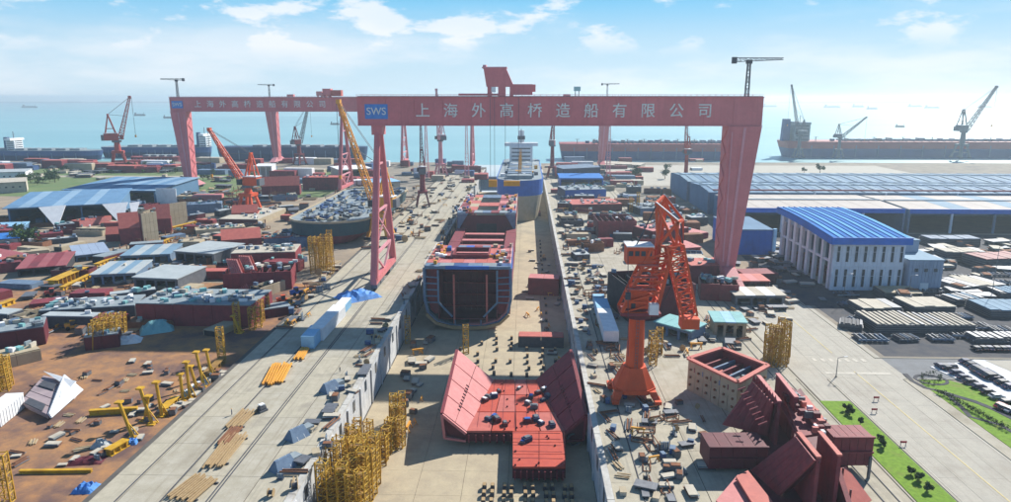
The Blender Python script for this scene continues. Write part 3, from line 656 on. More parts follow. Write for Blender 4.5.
# ---------------------------------------------------------------- the open hull under construction in the main dock
def open_hull():
    X0, X1 = PY(424, 271, 264).x, PY(511, 271, 264).x; zf = -10.6
    ya, yc, yd, ye = 264, 305, 396, 472
    zt = PY(470, 268, ya).z; cx = (X0+X1)/2; B = X1-X0; hb = B/2
    g = thing('hull_section', 'half built red and blue ship hull with open holds standing in the main dock', 'ship', (cx, ya, zf), 0); h = zt-zf
    def prof(k=1., ins=0.):      # half transverse section, keel -> deck edge
        return [(0, ins), (hb*.36*k, ins+.2), (hb*.72*k, 2.0+ins), (hb*.92*k-ins*.4, 5.4+ins), (hb*k-ins, 11.5), (hb*k-ins, h)]
    # outer shell per side and zone
    def shell(sgn, y0, y1, top, mat_low, mat_up, split=.52, k0=1.):
        pr = [(sgn*x, z) for x, z in prof(k0)]; t = .8
        low = [p for p in pr if p[1] <= 11.6]+[(sgn*hb*k0, max(top*split, 12.2))]
        a = MB(); n_ = len(low)
        inn = [(x-sgn*t if abs(x) > .1 else x, z+(t if z < 11 else 0)) for x, z in low]
        rng_ = low+inn[::-1]; ra = [(x, y0-ya, z) for x, z in rng_]; rb = [(x, y1-ya, z) for x, z in rng_]
        a.add(ra+rb, [(i, (i+1) % len(ra), len(ra)+(i+1) % len(ra), len(ra)+i) for i in range(len(ra))]); a.add(ra, [tuple(range(len(ra)))]); a.add(rb, [tuple(range(len(rb)))[::-1]])
        part('bottom_plating', a, mat_low, g)
        zz = low[-1][1]
        # individual shell plates along the side
        y = y0; kk = 0; n3 = 3
        while y < y1-1:
            l = min(12, y1-y)
            for r_ in range(n3):
                z_0 = zz+(top-zz)*r_/n3; z_1 = zz+(top-zz)*(r_+1)/n3
                part('shell_plate', MB().box((sgn*(hb*k0-.35+jit(.04)), y-ya+l/2, (z_0+z_1)/2), (.7, l-.12, z_1-z_0-.1)), (mat_up if r_ else mat_low), g)
            y += l
    for sgn, low, up in ((-1, 'hullgreen', 'hullblue'), (1, 'pink', 'bluepaint')):
        shell(sgn, ya, yc, h, low, up); shell(sgn, yc, yd, h*.62, 'primer', 'primer'); shell(sgn, yd, ye, h, low if sgn < 0 else 'tansteel', 'primer')
    # inner skin (longitudinal bulkheads), double bottom
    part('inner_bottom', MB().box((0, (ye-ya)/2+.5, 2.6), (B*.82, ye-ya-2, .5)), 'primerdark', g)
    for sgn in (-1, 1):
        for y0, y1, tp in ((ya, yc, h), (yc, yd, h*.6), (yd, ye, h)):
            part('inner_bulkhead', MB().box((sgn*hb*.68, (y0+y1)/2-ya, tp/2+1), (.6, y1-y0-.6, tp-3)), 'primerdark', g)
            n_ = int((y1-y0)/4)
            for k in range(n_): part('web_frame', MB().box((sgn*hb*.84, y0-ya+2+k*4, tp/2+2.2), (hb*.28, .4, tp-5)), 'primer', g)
    # front: bilge framing, blue edge, twin vertical stiffeners, bulkhead set back
    fb = 14.6
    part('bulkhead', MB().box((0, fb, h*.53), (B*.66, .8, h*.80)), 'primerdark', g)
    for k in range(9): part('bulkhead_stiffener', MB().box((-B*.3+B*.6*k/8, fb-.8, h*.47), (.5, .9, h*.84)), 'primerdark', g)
    for k in range(4): part('stringer', MB().box((0, fb-1.6, 5+k*5), (B*.64, 2.4, .35)), 'primer', g)
    for x in (-B*.16, B*.22): part('pillar', MB().box((x, .6, h*.46), (.7, .7, h*.84)), 'salmon', g)
    for sgn in (-1, 1):
        p3 = [(sgn*x, 0, z) for x, z in prof()]; fr = MB()
        for u, v in zip(p3[:-1], p3[1:]): fr.bar(u, v, 1.0, .9)
        q3 = [(sgn*hb*.68, 0, h-1), (sgn*hb*.68, 0, 10), (sgn*hb*.36, 0, 4)]
        for u, v in zip(q3[:-1], q3[1:]): fr.bar(u, v, .7, .7)
        for k in range(5): fr.bar((sgn*hb*.68, 0, 10+k*(h-11.5)/5), (sgn*hb, 0, 10+k*(h-11)/5), .45)
        fr.bar((sgn*hb*.3, 0, 0.3), (sgn*hb*.3, 0, 2.6), .5); part('frame_ring', fr, 'bluegrey', g)
        part('bilge_staging', MB().bar((0, -1.2, -.4), (sgn*hb*.4, -1.2, .0), 1.1, 1.2).bar((sgn*hb*.4, -1.2, 0), (sgn*hb*.74, -1.2, 1.6), 1.0, 1.1).bar((sgn*hb*.74, -1.2, 1.6), (sgn*hb*.96, -1.2, 5.4), 1.0, 1.0), 'wood', g)
    # decks: side strips and cross decks built from separate panels
    def deckpanels(x0, x1, y0, y1, nx, ny, mats, z=None):
        z = h if z is None else z
        for i in range(nx):
            for j in range(ny):
                w_, l = (x1-x0)/nx, (y1-y0)/ny
                part('deck_panel', MB().box((x0+w_*(i+.5), y0-ya+l*(j+.5), z+.2+jit(.05)), (w_-.12, l-.12, .5)), mats[(i+2*j) % len(mats)], g)
    sal = ['salmon', 'pink', 'salmon', 'primer']
    deckpanels(-hb, hb, ya+.2, ya+7, 6, 1, ['bluegrey', 'deckgrey', 'hullblue'])
    part('deck_edge', MB().box((0, -.2, h+.2), (B*.5, 1.0, 1.3)), 'bluepaint', g)
    for s_ in (-1, 1): part('deck_edge', MB().box((s_*B*.37, -.2, h+.2), (B*.24, 1.0, 1.1)), 'bluegrey', g)
    for s0, s1 in ((-hb, -hb*.42), (hb*.42, hb)): deckpanels(s0, s1, ya+7, yc, 2, 6, sal)
    deckpanels(-hb*.42, hb*.42, ya+7, ya+15, 3, 1, sal); deckpanels(-hb*.42, hb*.42, yc-11, yc, 4, 2, ['bluepaint', 'primer', 'bluegrey'])
    for x, y, sx, sy in ((0, 15.3, hb*.86, .5), (0, yc-ya-11.3, hb*.86, .5), (-hb*.43, (yc-ya+4)/2, .5, yc-ya-26), (hb*.43, (yc-ya+4)/2, .5, yc-ya-26)): part('hatch_coaming', MB().box((x, y, h+1), (sx, sy, 2)), 'primer', g)
    # mid zone: stepped cross bulkheads
    for k, y in enumerate((318, 332, 347, 362, 379)):
        part('cross_bulkhead', MB().box((0, y-ya, h*.34), (B*.64, .8, h*.56)), 'primer', g); part('stool_top', MB().box((0, y-ya, h*.62+.3), (B*.64, 4.4, .5)), 'pink', g)
    for sgn in (-1, 1): deckpanels(sgn*hb*.68, sgn*hb, yc+.4, yd-.4, 1, 7, ['primer', 'primerdark'], h*.62)
    # rear block
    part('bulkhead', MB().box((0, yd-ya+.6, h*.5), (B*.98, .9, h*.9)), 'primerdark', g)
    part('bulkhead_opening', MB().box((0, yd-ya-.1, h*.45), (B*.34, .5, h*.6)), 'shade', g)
    for sgn in (-1, 1): part('corner_plate', MB().slab([(sgn*hb*.98, yd-ya-1.2, h), (sgn*hb*.62, yd-ya-1.2, h), (sgn*hb*.98, yd-ya-1.2, h*.55)], .8), 'bluegrey', g)
    deckpanels(-hb, hb, yd, yd+9, 7, 1, ['bluegrey', 'primer', 'deckgrey'])
    for s0, s1 in ((-hb, -hb*.36), (hb*.36, hb)): deckpanels(s0, s1, yd+9, ye, 2, 5, ['pink', 'salmon', 'primer', 'tansteel'])
    deckpanels(-hb*.36, hb*.36, yd+26, yd+40, 2, 2, ['salmon']); deckpanels(-hb*.36, hb*.36, ye-14, ye, 2, 1, ['bluegrey'])
    rnd = random.Random(11)
    for k in range(80):      # welding sets, ladders, cable drums standing on deck
        y = rnd.choice([rnd.uniform(ya+2, yc-2), rnd.uniform(yd+2, ye-2)]); s_ = rnd.choice((-1, 1)); x = s_*rnd.uniform(.5, .95)*hb
        part('deck_gear', MB().box((x, y-ya, h+1.0), (rnd.uniform(.8, 2.2), rnd.uniform(.8, 2.4), rnd.uniform(.8, 2))), rnd.choice(['steel', 'white', 'tansteel', 'craneyellow', 'bluepaint', 'primerdark']), g)
    # railings
    for sgn in (-1, 1):
        for y0, y1 in ((ya, yc), (yd, ye)):
            rl = MB()
            rl.bar((sgn*hb*.99, y0-ya, h+1.6), (sgn*hb*.99, y1-ya, h+1.6), .12)
            y = y0
            while y < y1: rl.bar((sgn*hb*.99, y-ya, h+.4), (sgn*hb*.99, y-ya, h+1.6), .1); y += 3
            part('railing', rl, 'white', g)
    return g
open_hull()

# ---------------------------------------------------------------- red T-shaped bottom block nearest in the dock
def bottom_block():
    zf = -8.2
    def f(px, py, z=zf): return P(px, py, z)
    def w3(px, py, Y): return PY(px, py, Y)
    a, b_, c_, d = f(493.6, 381), f(536, 381), f(565.5, 433), f(466, 433)
    e0, e1, e2, e3 = f(512.5, 433), f(565.5, 433), f(565.5, 469), f(512.5, 469)
    g = thing('bottom_block', 'bright red T shaped ship bottom block with raised wings nearest in the dock', 'ship block', (0, 0, 0))
    yn, yf = d.y, a.y
    # floor from plates (proud edges)
    def quad(A, B, C, D, mat, t=.5, name='floor_plate', nx=1, ny=1, lift=0):
        for i in range(nx):
            for j in range(ny):
                def bl(u, v): return (A.lerp(B, u)).lerp(D.lerp(C, u), v)
                ga = .006
                pts = [bl(i/nx+ga, j/ny+ga), bl((i+1)/nx-ga, j/ny+ga), bl((i+1)/nx-ga, (j+1)/ny-ga), bl(i/nx+ga, (j+1)/ny-ga)]
                pts = [p+Vector((0, 0, lift+jit(.02))) for p in pts]
                part(name, MB().slab(pts[::-1], t), mat if isinstance(mat, str) else mat[(i+j) % len(mat)], g)
    quad(a, b_, c_, d, ['redfloor', 'redfloor', 'salmon'], .6, nx=4, ny=3)
    quad(e0, e1, e2, e3, 'redfloor', .6, nx=2, ny=3)
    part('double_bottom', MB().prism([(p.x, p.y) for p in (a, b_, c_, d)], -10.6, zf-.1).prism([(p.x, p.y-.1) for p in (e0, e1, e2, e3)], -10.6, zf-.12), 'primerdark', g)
    # edge webs of the double bottom (lightening holes as dark recesses)
    for k in range(9): part('girder_end', MB().box((e3.x+.6+k*(e2.x-e3.x-1.2)/8, e3.y-.35, -9.5), (.35, .8, 2.2)), 'primer', g)
    for k in range(7): part('girder_end', MB().box((d.x+.8+k*(e0.x-d.x-1.2)/6, d.y-.35, -9.5), (.35, .8, 2.2)), 'primer', g)
    # wings
    Lf, Ln = w3(457, 350.5, yf), w3(442, 414, yn); Rf, Rn = w3(570.7, 350.5, yf), w3(586, 415.6, yn)
    quad(Lf, a, d, Ln, ['pink'], .5, 'wing_plate', 2, 4); quad(b_, Rf, Rn, c_, ['primer'], .5, 'wing_plate', 2, 4)
    # outer rim and side shell down to the bilge
    for (F_, N_, s_, fo, mt) in ((Lf, Ln, -1, d, 'salmon'), (Rf, Rn, 1, c_, 'primer')):
        part('rim', MB().bar(F_, N_, .9, .9), 'primer', g)
        part('outer_shell', MB().slab([F_+Vector((s_*.4,0,-.3)), N_+Vector((s_*.4,0,-.3)), Vector((N_.x-s_*.6, N_.y, -9.6)), Vector((F_.x-s_*3, F_.y, -9.6))], .4), mt, g)
        # near face of the wing: inverted triangle frame with a bilge pipe opening
        fo2 = Vector((fo.x, fo.y-.2, -10.4)); q_ = Vector((N_.x+s_*-.6, N_.y-.2, -9.6))
        part('wing_frame', MB().bar(N_+Vector((0,-.3,0)), fo+Vector((0,-.3,0)), .7).bar(N_+Vector((0,-.3,0)), q_, .7).bar(q_, fo2, .6), 'pink' if s_ < 0 else 'primer', g)
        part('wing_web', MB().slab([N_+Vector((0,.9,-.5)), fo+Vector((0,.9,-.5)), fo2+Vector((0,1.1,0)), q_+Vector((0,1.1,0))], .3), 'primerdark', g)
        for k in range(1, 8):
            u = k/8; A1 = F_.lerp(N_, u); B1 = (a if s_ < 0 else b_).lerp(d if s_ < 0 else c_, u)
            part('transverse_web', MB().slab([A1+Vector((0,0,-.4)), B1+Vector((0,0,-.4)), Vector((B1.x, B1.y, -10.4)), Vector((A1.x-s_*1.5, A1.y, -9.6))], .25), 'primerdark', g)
        # row of small brackets at the wing's middle knuckle
        for k in range(9):
            u = .42+k*.05; A1 = F_.lerp(N_, u); B1 = (a if s_ < 0 else b_).lerp(d if s_ < 0 else c_, u); c0 = A1.lerp(B1, .45)
            part('bracket', MB().bar(c0+Vector((0,0,.35)), c0.lerp(B1, .16)+Vector((0,0,.35)), .35, .9), 'primerdark', g)
    rnd = random.Random(3)
    spots = [(538,394),(531,398),(543,401),(528,404),(548,398),(534,408),(527,422),(536,420),(541,424),(523,443),(527,441),(488,420),(494,418),(497,421),(499,392),(488,398),(485,401),(494,397),(519,389),(544,391),(552,426),(505,425)]
    for k, (px, py) in enumerate(spots):
        p = P(px, py, -7.6); t_ = thing('equipment_crate', 'small dark equipment crate on the red floor of the T shaped block', 'crate', p, rnd.uniform(0, 3), 'dark crates on the red T shaped block')
        s_ = rnd.uniform(1.0, 1.9); part('crate_body', MB().box((0, 0, s_*.35), (s_*1.3, s_*.9, s_*.6)), rnd.choice(['steeldark', 'steel', 'primerdark', 'hullnavy']), t_); part('crate_top', MB().box((.1, 0, s_*.72), (s_*.9, s_*.6, s_*.14)), rnd.choice(['white', 'bluepaint', 'steel']), t_)
    return g
bottom_block()

# ---------------------------------------------------------------- hull in the left yard, stern toward the camera
def left_hull():
    a = P(326, 246, -1); Y0 = a.y; x0, x1 = PY(285, 222, Y0+8).x, PY(366, 215, Y0+8).x; B = x1-x0; cx = (x0+x1)/2; zt = PY(330, 222, Y0+6).z+1
    g = thing('hull_section', 'dark green ship hull with a cluttered blue grey deck in the left yard', 'ship', (cx, Y0, -1), -math.pi/2)
    Ln = 150; o = [(x-Ln/2, y) for x, y in outline(Ln, B, .13, .05)]
    part('hull_bottom', MB().frustum(scaled(o, .93, .66, .8), scaled(o, .97, .96, zt*.42)), 'primer', g)
    part('hull_side', MB().frustum(scaled(o, .97, .96, zt*.42), scaled(o, 1, 1.0, zt)), 'hullgreen', g)
    part('deck', MB().frustum(scaled(o, .985, .98, zt), scaled(o, .985, .98, zt+.3)), 'deckgrey', g)
    rm = MB(); oo = scaled(o, 1, 1.01, zt+.5)
    for i in range(len(oo)): rm.bar(oo[i], oo[(i+1) % len(oo)], .8, 1.1)
    part('deck_rim', rm, 'tansteel', g)
    rnd = random.Random(8)
    for k in range(200):
        x, y = -rnd.random()*Ln*.93-5, rnd.uniform(-.43, .43)*B
        if x > -22 and abs(y) > B*.3: continue
        part('deck_pipe' if k % 3 else 'deck_fitting', MB().box((x, y, zt+1+rnd.random()), (rnd.uniform(2, 9), rnd.uniform(.4, 1.6), rnd.uniform(.5, 1.6)), rz=rnd.choice([0, 0, 1.57, .7])), rnd.choice(['bluegrey', 'deckgrey', 'steel', 'bluegrey', 'steeldark', 'hullblue', 'tansteel']), g)
    for k in range(10): part('hull_support', MB().box((-8-k*10, 0, .5), (1.5, B*.5, 1)), 'steeldark', g)
left_hull()
# ================================================================ buildings
def hall():      # white building with the bright blue curved roof
    X0, X1, Y0, Y1 = 129.5, 159.3, 285., 347.
    g = thing('factory_hall', 'white panelled hall with a bright blue curved roof and open left side', 'building', ((X0+X1)/2, (Y0+Y1)/2, 0)); cx, cy = (X0+X1)/2, (Y0+Y1)/2; w_ = X1-X0; d = Y1-Y0
    def zr(y): u = (y+d/2)/d; return 22.6+2.6*math.sin(min(u*1.1, 1)*math.pi/2)
    # roof panels: each a curved strip, alternating blues, with a raised seam
    n_ = 12; pw = (w_+3)/n_
    for k in range(n_):
        x0 = -w_/2-1.5+k*pw; m_ = MB(); ys = [(-d/2-1.5)+(d+3)*i/8 for i in range(9)]
        for i in range(8):
            m_.frustum([(x0+.05,ys[i],zr(ys[i])+.2),(x0+pw-.05,ys[i],zr(ys[i])+.2),(x0+pw-.05,ys[i+1],zr(ys[i+1])+.2),(x0+.05,ys[i+1],zr(ys[i+1])+.2)], [(x0+.05,ys[i],zr(ys[i])+.6),(x0+pw-.05,ys[i],zr(ys[i])+.6),(x0+pw-.05,ys[i+1],zr(ys[i+1])+.6),(x0+.05,ys[i+1],zr(ys[i+1])+.6)])
        pnl = part('roof_panel', m_, 'blueroof2' if k % 2 else 'blueroof', g); sm = MB()
        for i in range(8): sm.bar((x0, ys[i], zr(ys[i])+.75), (x0, ys[i+1], zr(ys[i+1])+.75), .28, .3)
        part('seam', sm, 'blueroof', pnl)
    part('fascia', MB().box((0, -d/2-1.75, zr(-d/2)-.9), (w_+3.4, .5, 3.0)), 'blueedge', g)
    fs = MB(); ys = [(-d/2-1.5)+(d+3)*i/8 for i in range(9)]
    for i in range(8): fs.bar((-w_/2-1.7, ys[i], zr(ys[i])-.9), (-w_/2-1.7, ys[i+1], zr(ys[i+1])-.9), .5, 2.8)
    part('side_fascia', fs, 'blueedge', g)
    # front wall
    zt = zr(-d/2)-1; fw = part('front_wall', MB().box((0, -d/2+.3, zt/2), (w_, .5, zt)), 'panelwhite', g)
    for k in range(16): part('wall_panel', MB().box((-w_/2+w_*(k+.5)/16, -d/2-.02, zt/2), (w_/16-.12, .22, zt)), 'panelwhite', g)
    for k in range(8):
        x = -w_/2+w_*(k+.5)/8+.3
        for z, hh in ((5.4, 7.6), (15.8, 6.6)):
            wn = part('window', MB().box((x, -d/2-.2, z), (1.15, .2, hh)), 'window', g); part('frame', MB().box((x-.66, -d/2-.25, z), (.14, .3, hh+.3)).box((x+.66, -d/2-.25, z), (.14, .3, hh+.3)).box((x, -d/2-.26, z+1), (1.2, .26, .14)), 'panelwhite', wn)
    part('string_course', MB().box((0, -d/2-.22, 10.6), (w_, .3, .35)), 'panelwhite', g)
    part('right_wall', MB().box((w_/2-.3, 0, 10.8), (.5, d-.6, 21.6)), 'panelwhite', g); part('rear_wall', MB().box((0, d/2-.3, 11.8), (w_-1.2, .5, 23.6)), 'panelblue', g)
    # left side: tall white pillars with dark bays, hall interior visible
    for k in range(8):
        y = -d/2+3+k*(d-6)/7; hh = zr(y)-1
        part('pillar', MB().box((-w_/2+.7, y, hh/2), (1.4, 2.6 if k > 2 else 2.0, hh)), 'white', g)
    part('bay_lintel', MB().box((-w_/2+.9, 0, 20.8), (.6, d-1, 2.6)), 'panelblue', g); part('crane_girder', MB().box((-w_/2+.8, 0, 11.9), (.8, d-1, 1.0)), 'white', g)
    part('interior_floor', MB().box((0, 0, .08), (w_-1.6, d-1.2, .14)), 'concrete2', g)
    rnd = random.Random(2)
    for k in range(9): single('ship_block', MB().box((0, 0, 2), (rnd.uniform(5, 9), rnd.uniform(4, 7), rnd.uniform(3, 5))), rnd.choice(['primer', 'primerdark', 'rust']), 'dark red steel block stored in the open side of the blue roofed hall', 'ship block', (cx-w_/2+7+jit(1), cy-d/2+7+k*6, .2), jit(.1), 'blocks in the blue roofed hall')
    a = thing('annex_building', 'plain blue grey annex joined to the right of the blue roofed hall', 'building', (167.6, 292, 0))
    part('wall', MB().box((0, 2, 6.8), (14, 22, 13.6)), 'panelblue', a); part('roof', MB().box((0, 2, 13.8), (14.8, 22.8, .5)), 'sheetlight', a)
    part('upper_storey', MB().box((-1.5, 14, 9.5), (12, 16, 19)), 'panelblue', a); part('upper_roof', MB().box((-1.5, 14, 19.2), (12.6, 16.6, .4)), 'sheetlight', a)
    for k in range(10): part('wall_panel', MB().box((-6.3+k*1.4, -9.1, 6.8), (1.28, .2, 13.4)), 'panelblue', a)
    for k in range(3): part('window', MB().box((-4+k*4, -9.3, 9.6), (1.4, .2, 1.4)), 'window', a)
    part('door', MB().box((0, -9.3, 2), (3.4, .2, 4)), 'white', a)
hall()
def long_shed(label, X0, X1, Y0, Y1, z, roofm, n_, fascia=True, stripes=None, ridge=3., name='long_shed', open_front=True, wall='sheetblue'):
    g = thing(name, label, 'building', ((X0+X1)/2, (Y0+Y1)/2, 0)); w_, d = X1-X0, Y1-Y0; pw = w_/n_
    for k in range(n_):
        x0 = -w_/2+k*pw; mt = roofm[k % len(roofm)]
        for s in (-1, 1):
            pnl = part('roof_panel', MB().slab([(x0+.12, s*d/2, z), (x0+pw-.12, s*d/2, z), (x0+pw-.12, 0, z+ridge), (x0+.12, 0, z+ridge)][::s], .35), mt, g)
            if stripes: part('skylight', MB().slab([(x0+pw*.42, s*d*.46, z+ridge*.08+.45), (x0+pw*.58, s*d*.46, z+ridge*.08+.45), (x0+pw*.58, s*d*.04, z+ridge*.92+.45), (x0+pw*.42, s*d*.04, z+ridge*.92+.45)][::s], .15), stripes, pnl)
    part('ridge_cap', MB().box((0, 0, z+ridge+.5), (w_, 1.6, .4)), 'sheetlight', g)
    if fascia: part('fascia', MB().box((0, -d/2-.2, z-1.0), (w_, .6, 2.8)), 'blueedge', g)
    part('left_wall', MB().slab([(-w_/2+.3, -d/2, 0), (-w_/2+.3, d/2, 0), (-w_/2+.3, d/2, z), (-w_/2+.3, 0, z+ridge), (-w_/2+.3, -d/2, z)], .4), wall, g)
    for k in range(int(d/9)): part('wall_panel', MB().box((-w_/2-.2, -d/2+4.5+k*9, z/2), (.2, 8.7, z-.3)), wall, g)
    part('rear_wall', MB().box((0, d/2-.3, z/2), (w_, .4, z)), wall, g)
    part('right_wall', MB().box((w_/2-.3, 0, z/2), (.4, d-1, z)), wall, g)
    nb = max(2, int(w_/24))
    for k in range(nb+1): part('pillar', MB().box((-w_/2+w_*k/nb, -d/2+.4, z/2), (1.1, 1.1, z)), 'panelwhite' if k % 2 else 'bluegrey', g)
    if not open_front: part('front_wall', MB().box((0, -d/2+.5, z/2), (w_, .4, z)), wall, g)
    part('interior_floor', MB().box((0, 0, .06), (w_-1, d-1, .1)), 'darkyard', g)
    return g
long_shed('very long grey blue roofed shed at the back right with pale skylight stripes', 128, 470, 480, 538, 15.5, ['sheetblue', 'sheetlight', 'sheetblue'], 30, False, 'sheetlight', 1.6, open_front=False)
long_shed('farthest row of the long grey blue sheds with skylights', 127, 470, 540, 606, 15.8, ['sheetlight', 'sheetblue'], 30, False, 'sheetlight', 1.8, open_front=False)
long_shed('tan roofed open fronted shed with blue fascia beside the right gantry leg', 131, 228, 414, 477, 14.6, ['tanroof'], 9, True, None, .8)
long_shed('tan roofed shed with blue fascia at the right edge behind the steel stacks', 231, 460, 414, 477, 14.4, ['tanroof', 'tanroof', 'sheetlight'], 18, True, None, .8)
single('parapet', MB().box((300, 478.6, 17.4), (340, .6, 1.0)), 'maroonroof', 'thin maroon parapet line between the tan roofs and the grey blue roof', 'parapet')
# low blue wall building right of the rigid leg
def shed(label, corner, w_, d, h, rz, roof, wall, n_=6, slope=1.2, openings=3, name='shed', openmat='shade', cat='shed', thick=.4, over=.6, sink=-1.0):
    """corner = front left foot; front is the local -Y side"""
    g = thing(name, label, cat, (corner[0], corner[1], sink), rz)
    for k in range(n_):
        x0 = w_*k/n_; x1 = w_*(k+1)/n_
        part('roof_panel', MB().slab([(x0+.04-over*(k == 0), -over, h), (x1-.04+over*(k == n_-1), -over, h), (x1-.04+over*(k == n_-1), d+over, h+slope), (x0+.04-over*(k == 0), d+over, h+slope)], thick), roof if isinstance(roof, str) else roof[k % len(roof)], g)
    part('left_wall', MB().slab([(.3,.2,0),(.3,d,0),(.3,d,h+slope-.1),(.3,.2,h-.1)], .3), wall, g); part('right_wall', MB().slab([(w_,.2,0),(w_,d,0),(w_,d,h+slope-.1),(w_,.2,h-.1)], .3), wall, g)
    part('rear_wall', MB().box((w_/2, d-.2, h/2), (w_-.8, .3, h)), wall, g)
    if openings:
        for k in range(openings+1): part('pillar', MB().box((w_*k/openings if 0 < k < openings else (.5 if k == 0 else w_-.5), .3, h/2-.1), (.9, .5, h-.3)), wall, g)
        part('lintel', MB().box((w_/2, .35, h-.6), (w_-1.6, .3, .9)), wall, g)
    else:
        part('front_wall', MB().box((w_/2, .3, h/2-.1), (w_-.8, .3, h-.3)), wall, g)
        for k in range(int(w_/5)): part('window', MB().box((2.5+k*5, .08, h*.55), (1.6, .14, 1.2)), 'window', g)
        part('door', MB().box((w_*.5+1, .06, 1.1), (1.2, .14, 2.2)), 'steel', g)
    return g
def shed_px(label, A, B, h, d, roof, wall, **k):     # front edge from pixel A to pixel B on the ground
    sink = k.pop('sink', -1.0); a, b_ = P(*A, sink), P(*B, sink); v = b_-a
    return shed(label, (a.x, a.y), v.length, d, h, math.atan2(v.y, v.x), roof, wall, sink=sink, **k)
# left blue-roofed sheds with white gables
def gable_shed():
    g = shed_px('blue roofed workshop with big dark bays and white gable fins at left', (10, 227), (118, 221), 12, 62, ['shedroof', 'shedroof2', 'shedroof'], 'sheetblue', n_=10, slope=2.2, openings=3, over=2.2)
    for k, x in enumerate((27, 63, 70)):
        part('gable_fin', MB().slab([(x-9*(k != 2), -4, 12.4), (x+6, -2.5, 12.8), (x+3, -19, .2)], .5), 'white', g)
    for k in range(8): part('gear', MB().box((5+k*8.6, 14+jit(6), 1.4), (4, 4, 2.6)), ['primer', 'bluegrey', 'steel'][k % 3], g)
gable_shed()
def second_shed():
    g = shed_px('second blue roofed workshop behind with a broad white end wall', (66, 204), (156, 205), 11, 66, ['shedroof', 'shedroof2'], 'sheetblue', n_=10, slope=2.5, openings=2, over=1.5)
    part('end_wall', MB().box((83, -1, 6.5), (16, .6, 13)), 'white', g)
second_shed()
shed_px('cream walled building at the far left edge with a pale roof', (-40, 196), (27, 192), 9, 26, ['cream'], 'cream', n_=4, openings=0, name='office_building', cat='building')
shed_px('white two storey building at far left edge behind the cream one', (-40, 183), (26, 181), 9, 20, ['greyroof'], 'white', n_=4, openings=0, name='office_building', cat='building')
shed_px('small cream building with a blue roof strip at the left edge', (-30, 251), (20, 247), 5, 12, ['blueroof'], 'cream', n_=4, openings=0)
shed_px('low light blue roof at the left edge in front of the workshops', (-30, 233), (24, 231), 3, 8, ['lightblue'], 'sheetblue', n_=3)
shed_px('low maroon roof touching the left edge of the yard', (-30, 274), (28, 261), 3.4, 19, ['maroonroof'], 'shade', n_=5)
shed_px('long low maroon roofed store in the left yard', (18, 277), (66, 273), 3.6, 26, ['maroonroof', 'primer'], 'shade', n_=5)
shed_px('grey flat roofed shelter nearest the salmon block in the left yard', (135, 291), (178, 293), 6, 21, ['greyroof'], 'steel', n_=4, slope=.2, openings=4)
shed_px('grey flat roofed shelter just right of and behind the nearest one', (176, 262), (214, 265), 5.5, 24, ['greyroof'], 'steel', n_=4, slope=.2, openings=4)
shed_px('pale grey flat roofed shelter left of the nearest shelter', (92, 285), (136, 283), 4.5, 24, ['greyroof', 'sheetlight'], 'bluegrey', n_=5, slope=.2, openings=4)
shed_px('long pale roof between the yellow girders and the shelters', (122, 264), (170, 262), 4, 24, ['sheetlight', 'greyroof'], 'bluegrey', n_=5, slope=.2, openings=3)
shed_px('low blue grey roof left of the yellow girders', (76, 262), (110, 258), 3, 28, ['panelblue'], 'bluegrey', n_=4, slope=.2)
# upright tan block panels
# right side huts
shed_px('long teal roofed shelter just right of the orange crane', (655, 333), (690, 343), 4, 9, ['teal'], 'bluegrey', n_=4, slope=.4, sink=0)
shed_px('small teal roofed shelter farther right of the orange crane', (714, 336), (745, 337), 5, 10, ['teal', 'lightblue'], 'tansteel', n_=3, slope=.4, sink=0)
shed_px('pale cream topped store by the foot of the right gantry leg', (735, 306), (784, 306), 4.2, 11, ['cream', 'white'], 'steel', n_=5, slope=.1, sink=0)
shed_px('salmon topped store behind the cream topped one', (731, 291), (768, 291), 4.2, 11, ['pink', 'salmon'], 'primerdark', n_=4, slope=.1, sink=0)
shed_px('pale roofed hut near the foot of the shed row', (686, 268), (706, 268), 4, 10, ['cream'], 'bluegrey', n_=3, slope=.1, sink=0)
shed_px('low salmon flat cover beside the pale roofed hut', (684, 254), (700, 253), 3, 16, ['pink'], 'primer', n_=3, slope=.1, sink=0)
g = thing('blue_wall_building', 'low deep blue walled building just right of the right gantry leg', 'building', (118, 372, 0))
part('wall', MB().box((0, 0, 6.5), (20, 40, 13)), 'blueedge', g); part('roof', MB().box((0, 0, 13.2), (20.6, 40.6, .5)), 'sheetblue', g); part('pillar', MB().box((10.8, -20.6, 7), (1.6, 1.6, 14)), 'lightblue', g)
for k in range(6): part('wall_panel', MB().box((-8.3+k*3.3, -20.15, 6.4), (3.1, .2, 12.6)), 'blueedge', g)
# far sheds round the right of the dock end
for k, (A, B, h, d, rf, wl, t) in enumerate((((560,186),(603,186),7,30,'blueroof','bluepaint','low blue roofed shed right of the far ship'), ((563,178),(600,176),9,24,'bluegrey','hullnavy','dark blue shed behind the low blue roofed shed'), ((340,178),(372,176),8,30,'white','cream','white roofed shed under the left beam end'), ((600,166),(640,168),3,18,'cream','cream','pale low quay store beyond the dock'), ((255,178),(272,178),12,14,'white','white','small white block under the left yard beam'), ((375,190),(400,188),6,22,'lightblue','cream','pale blue roofed shed behind the nearest gantry leg'))):
    shed_px(t, A, B, h, d, rf, wl, n_=4, openings=0 if k % 2 else 3, sink=0 if A[0] > 400 else -1)
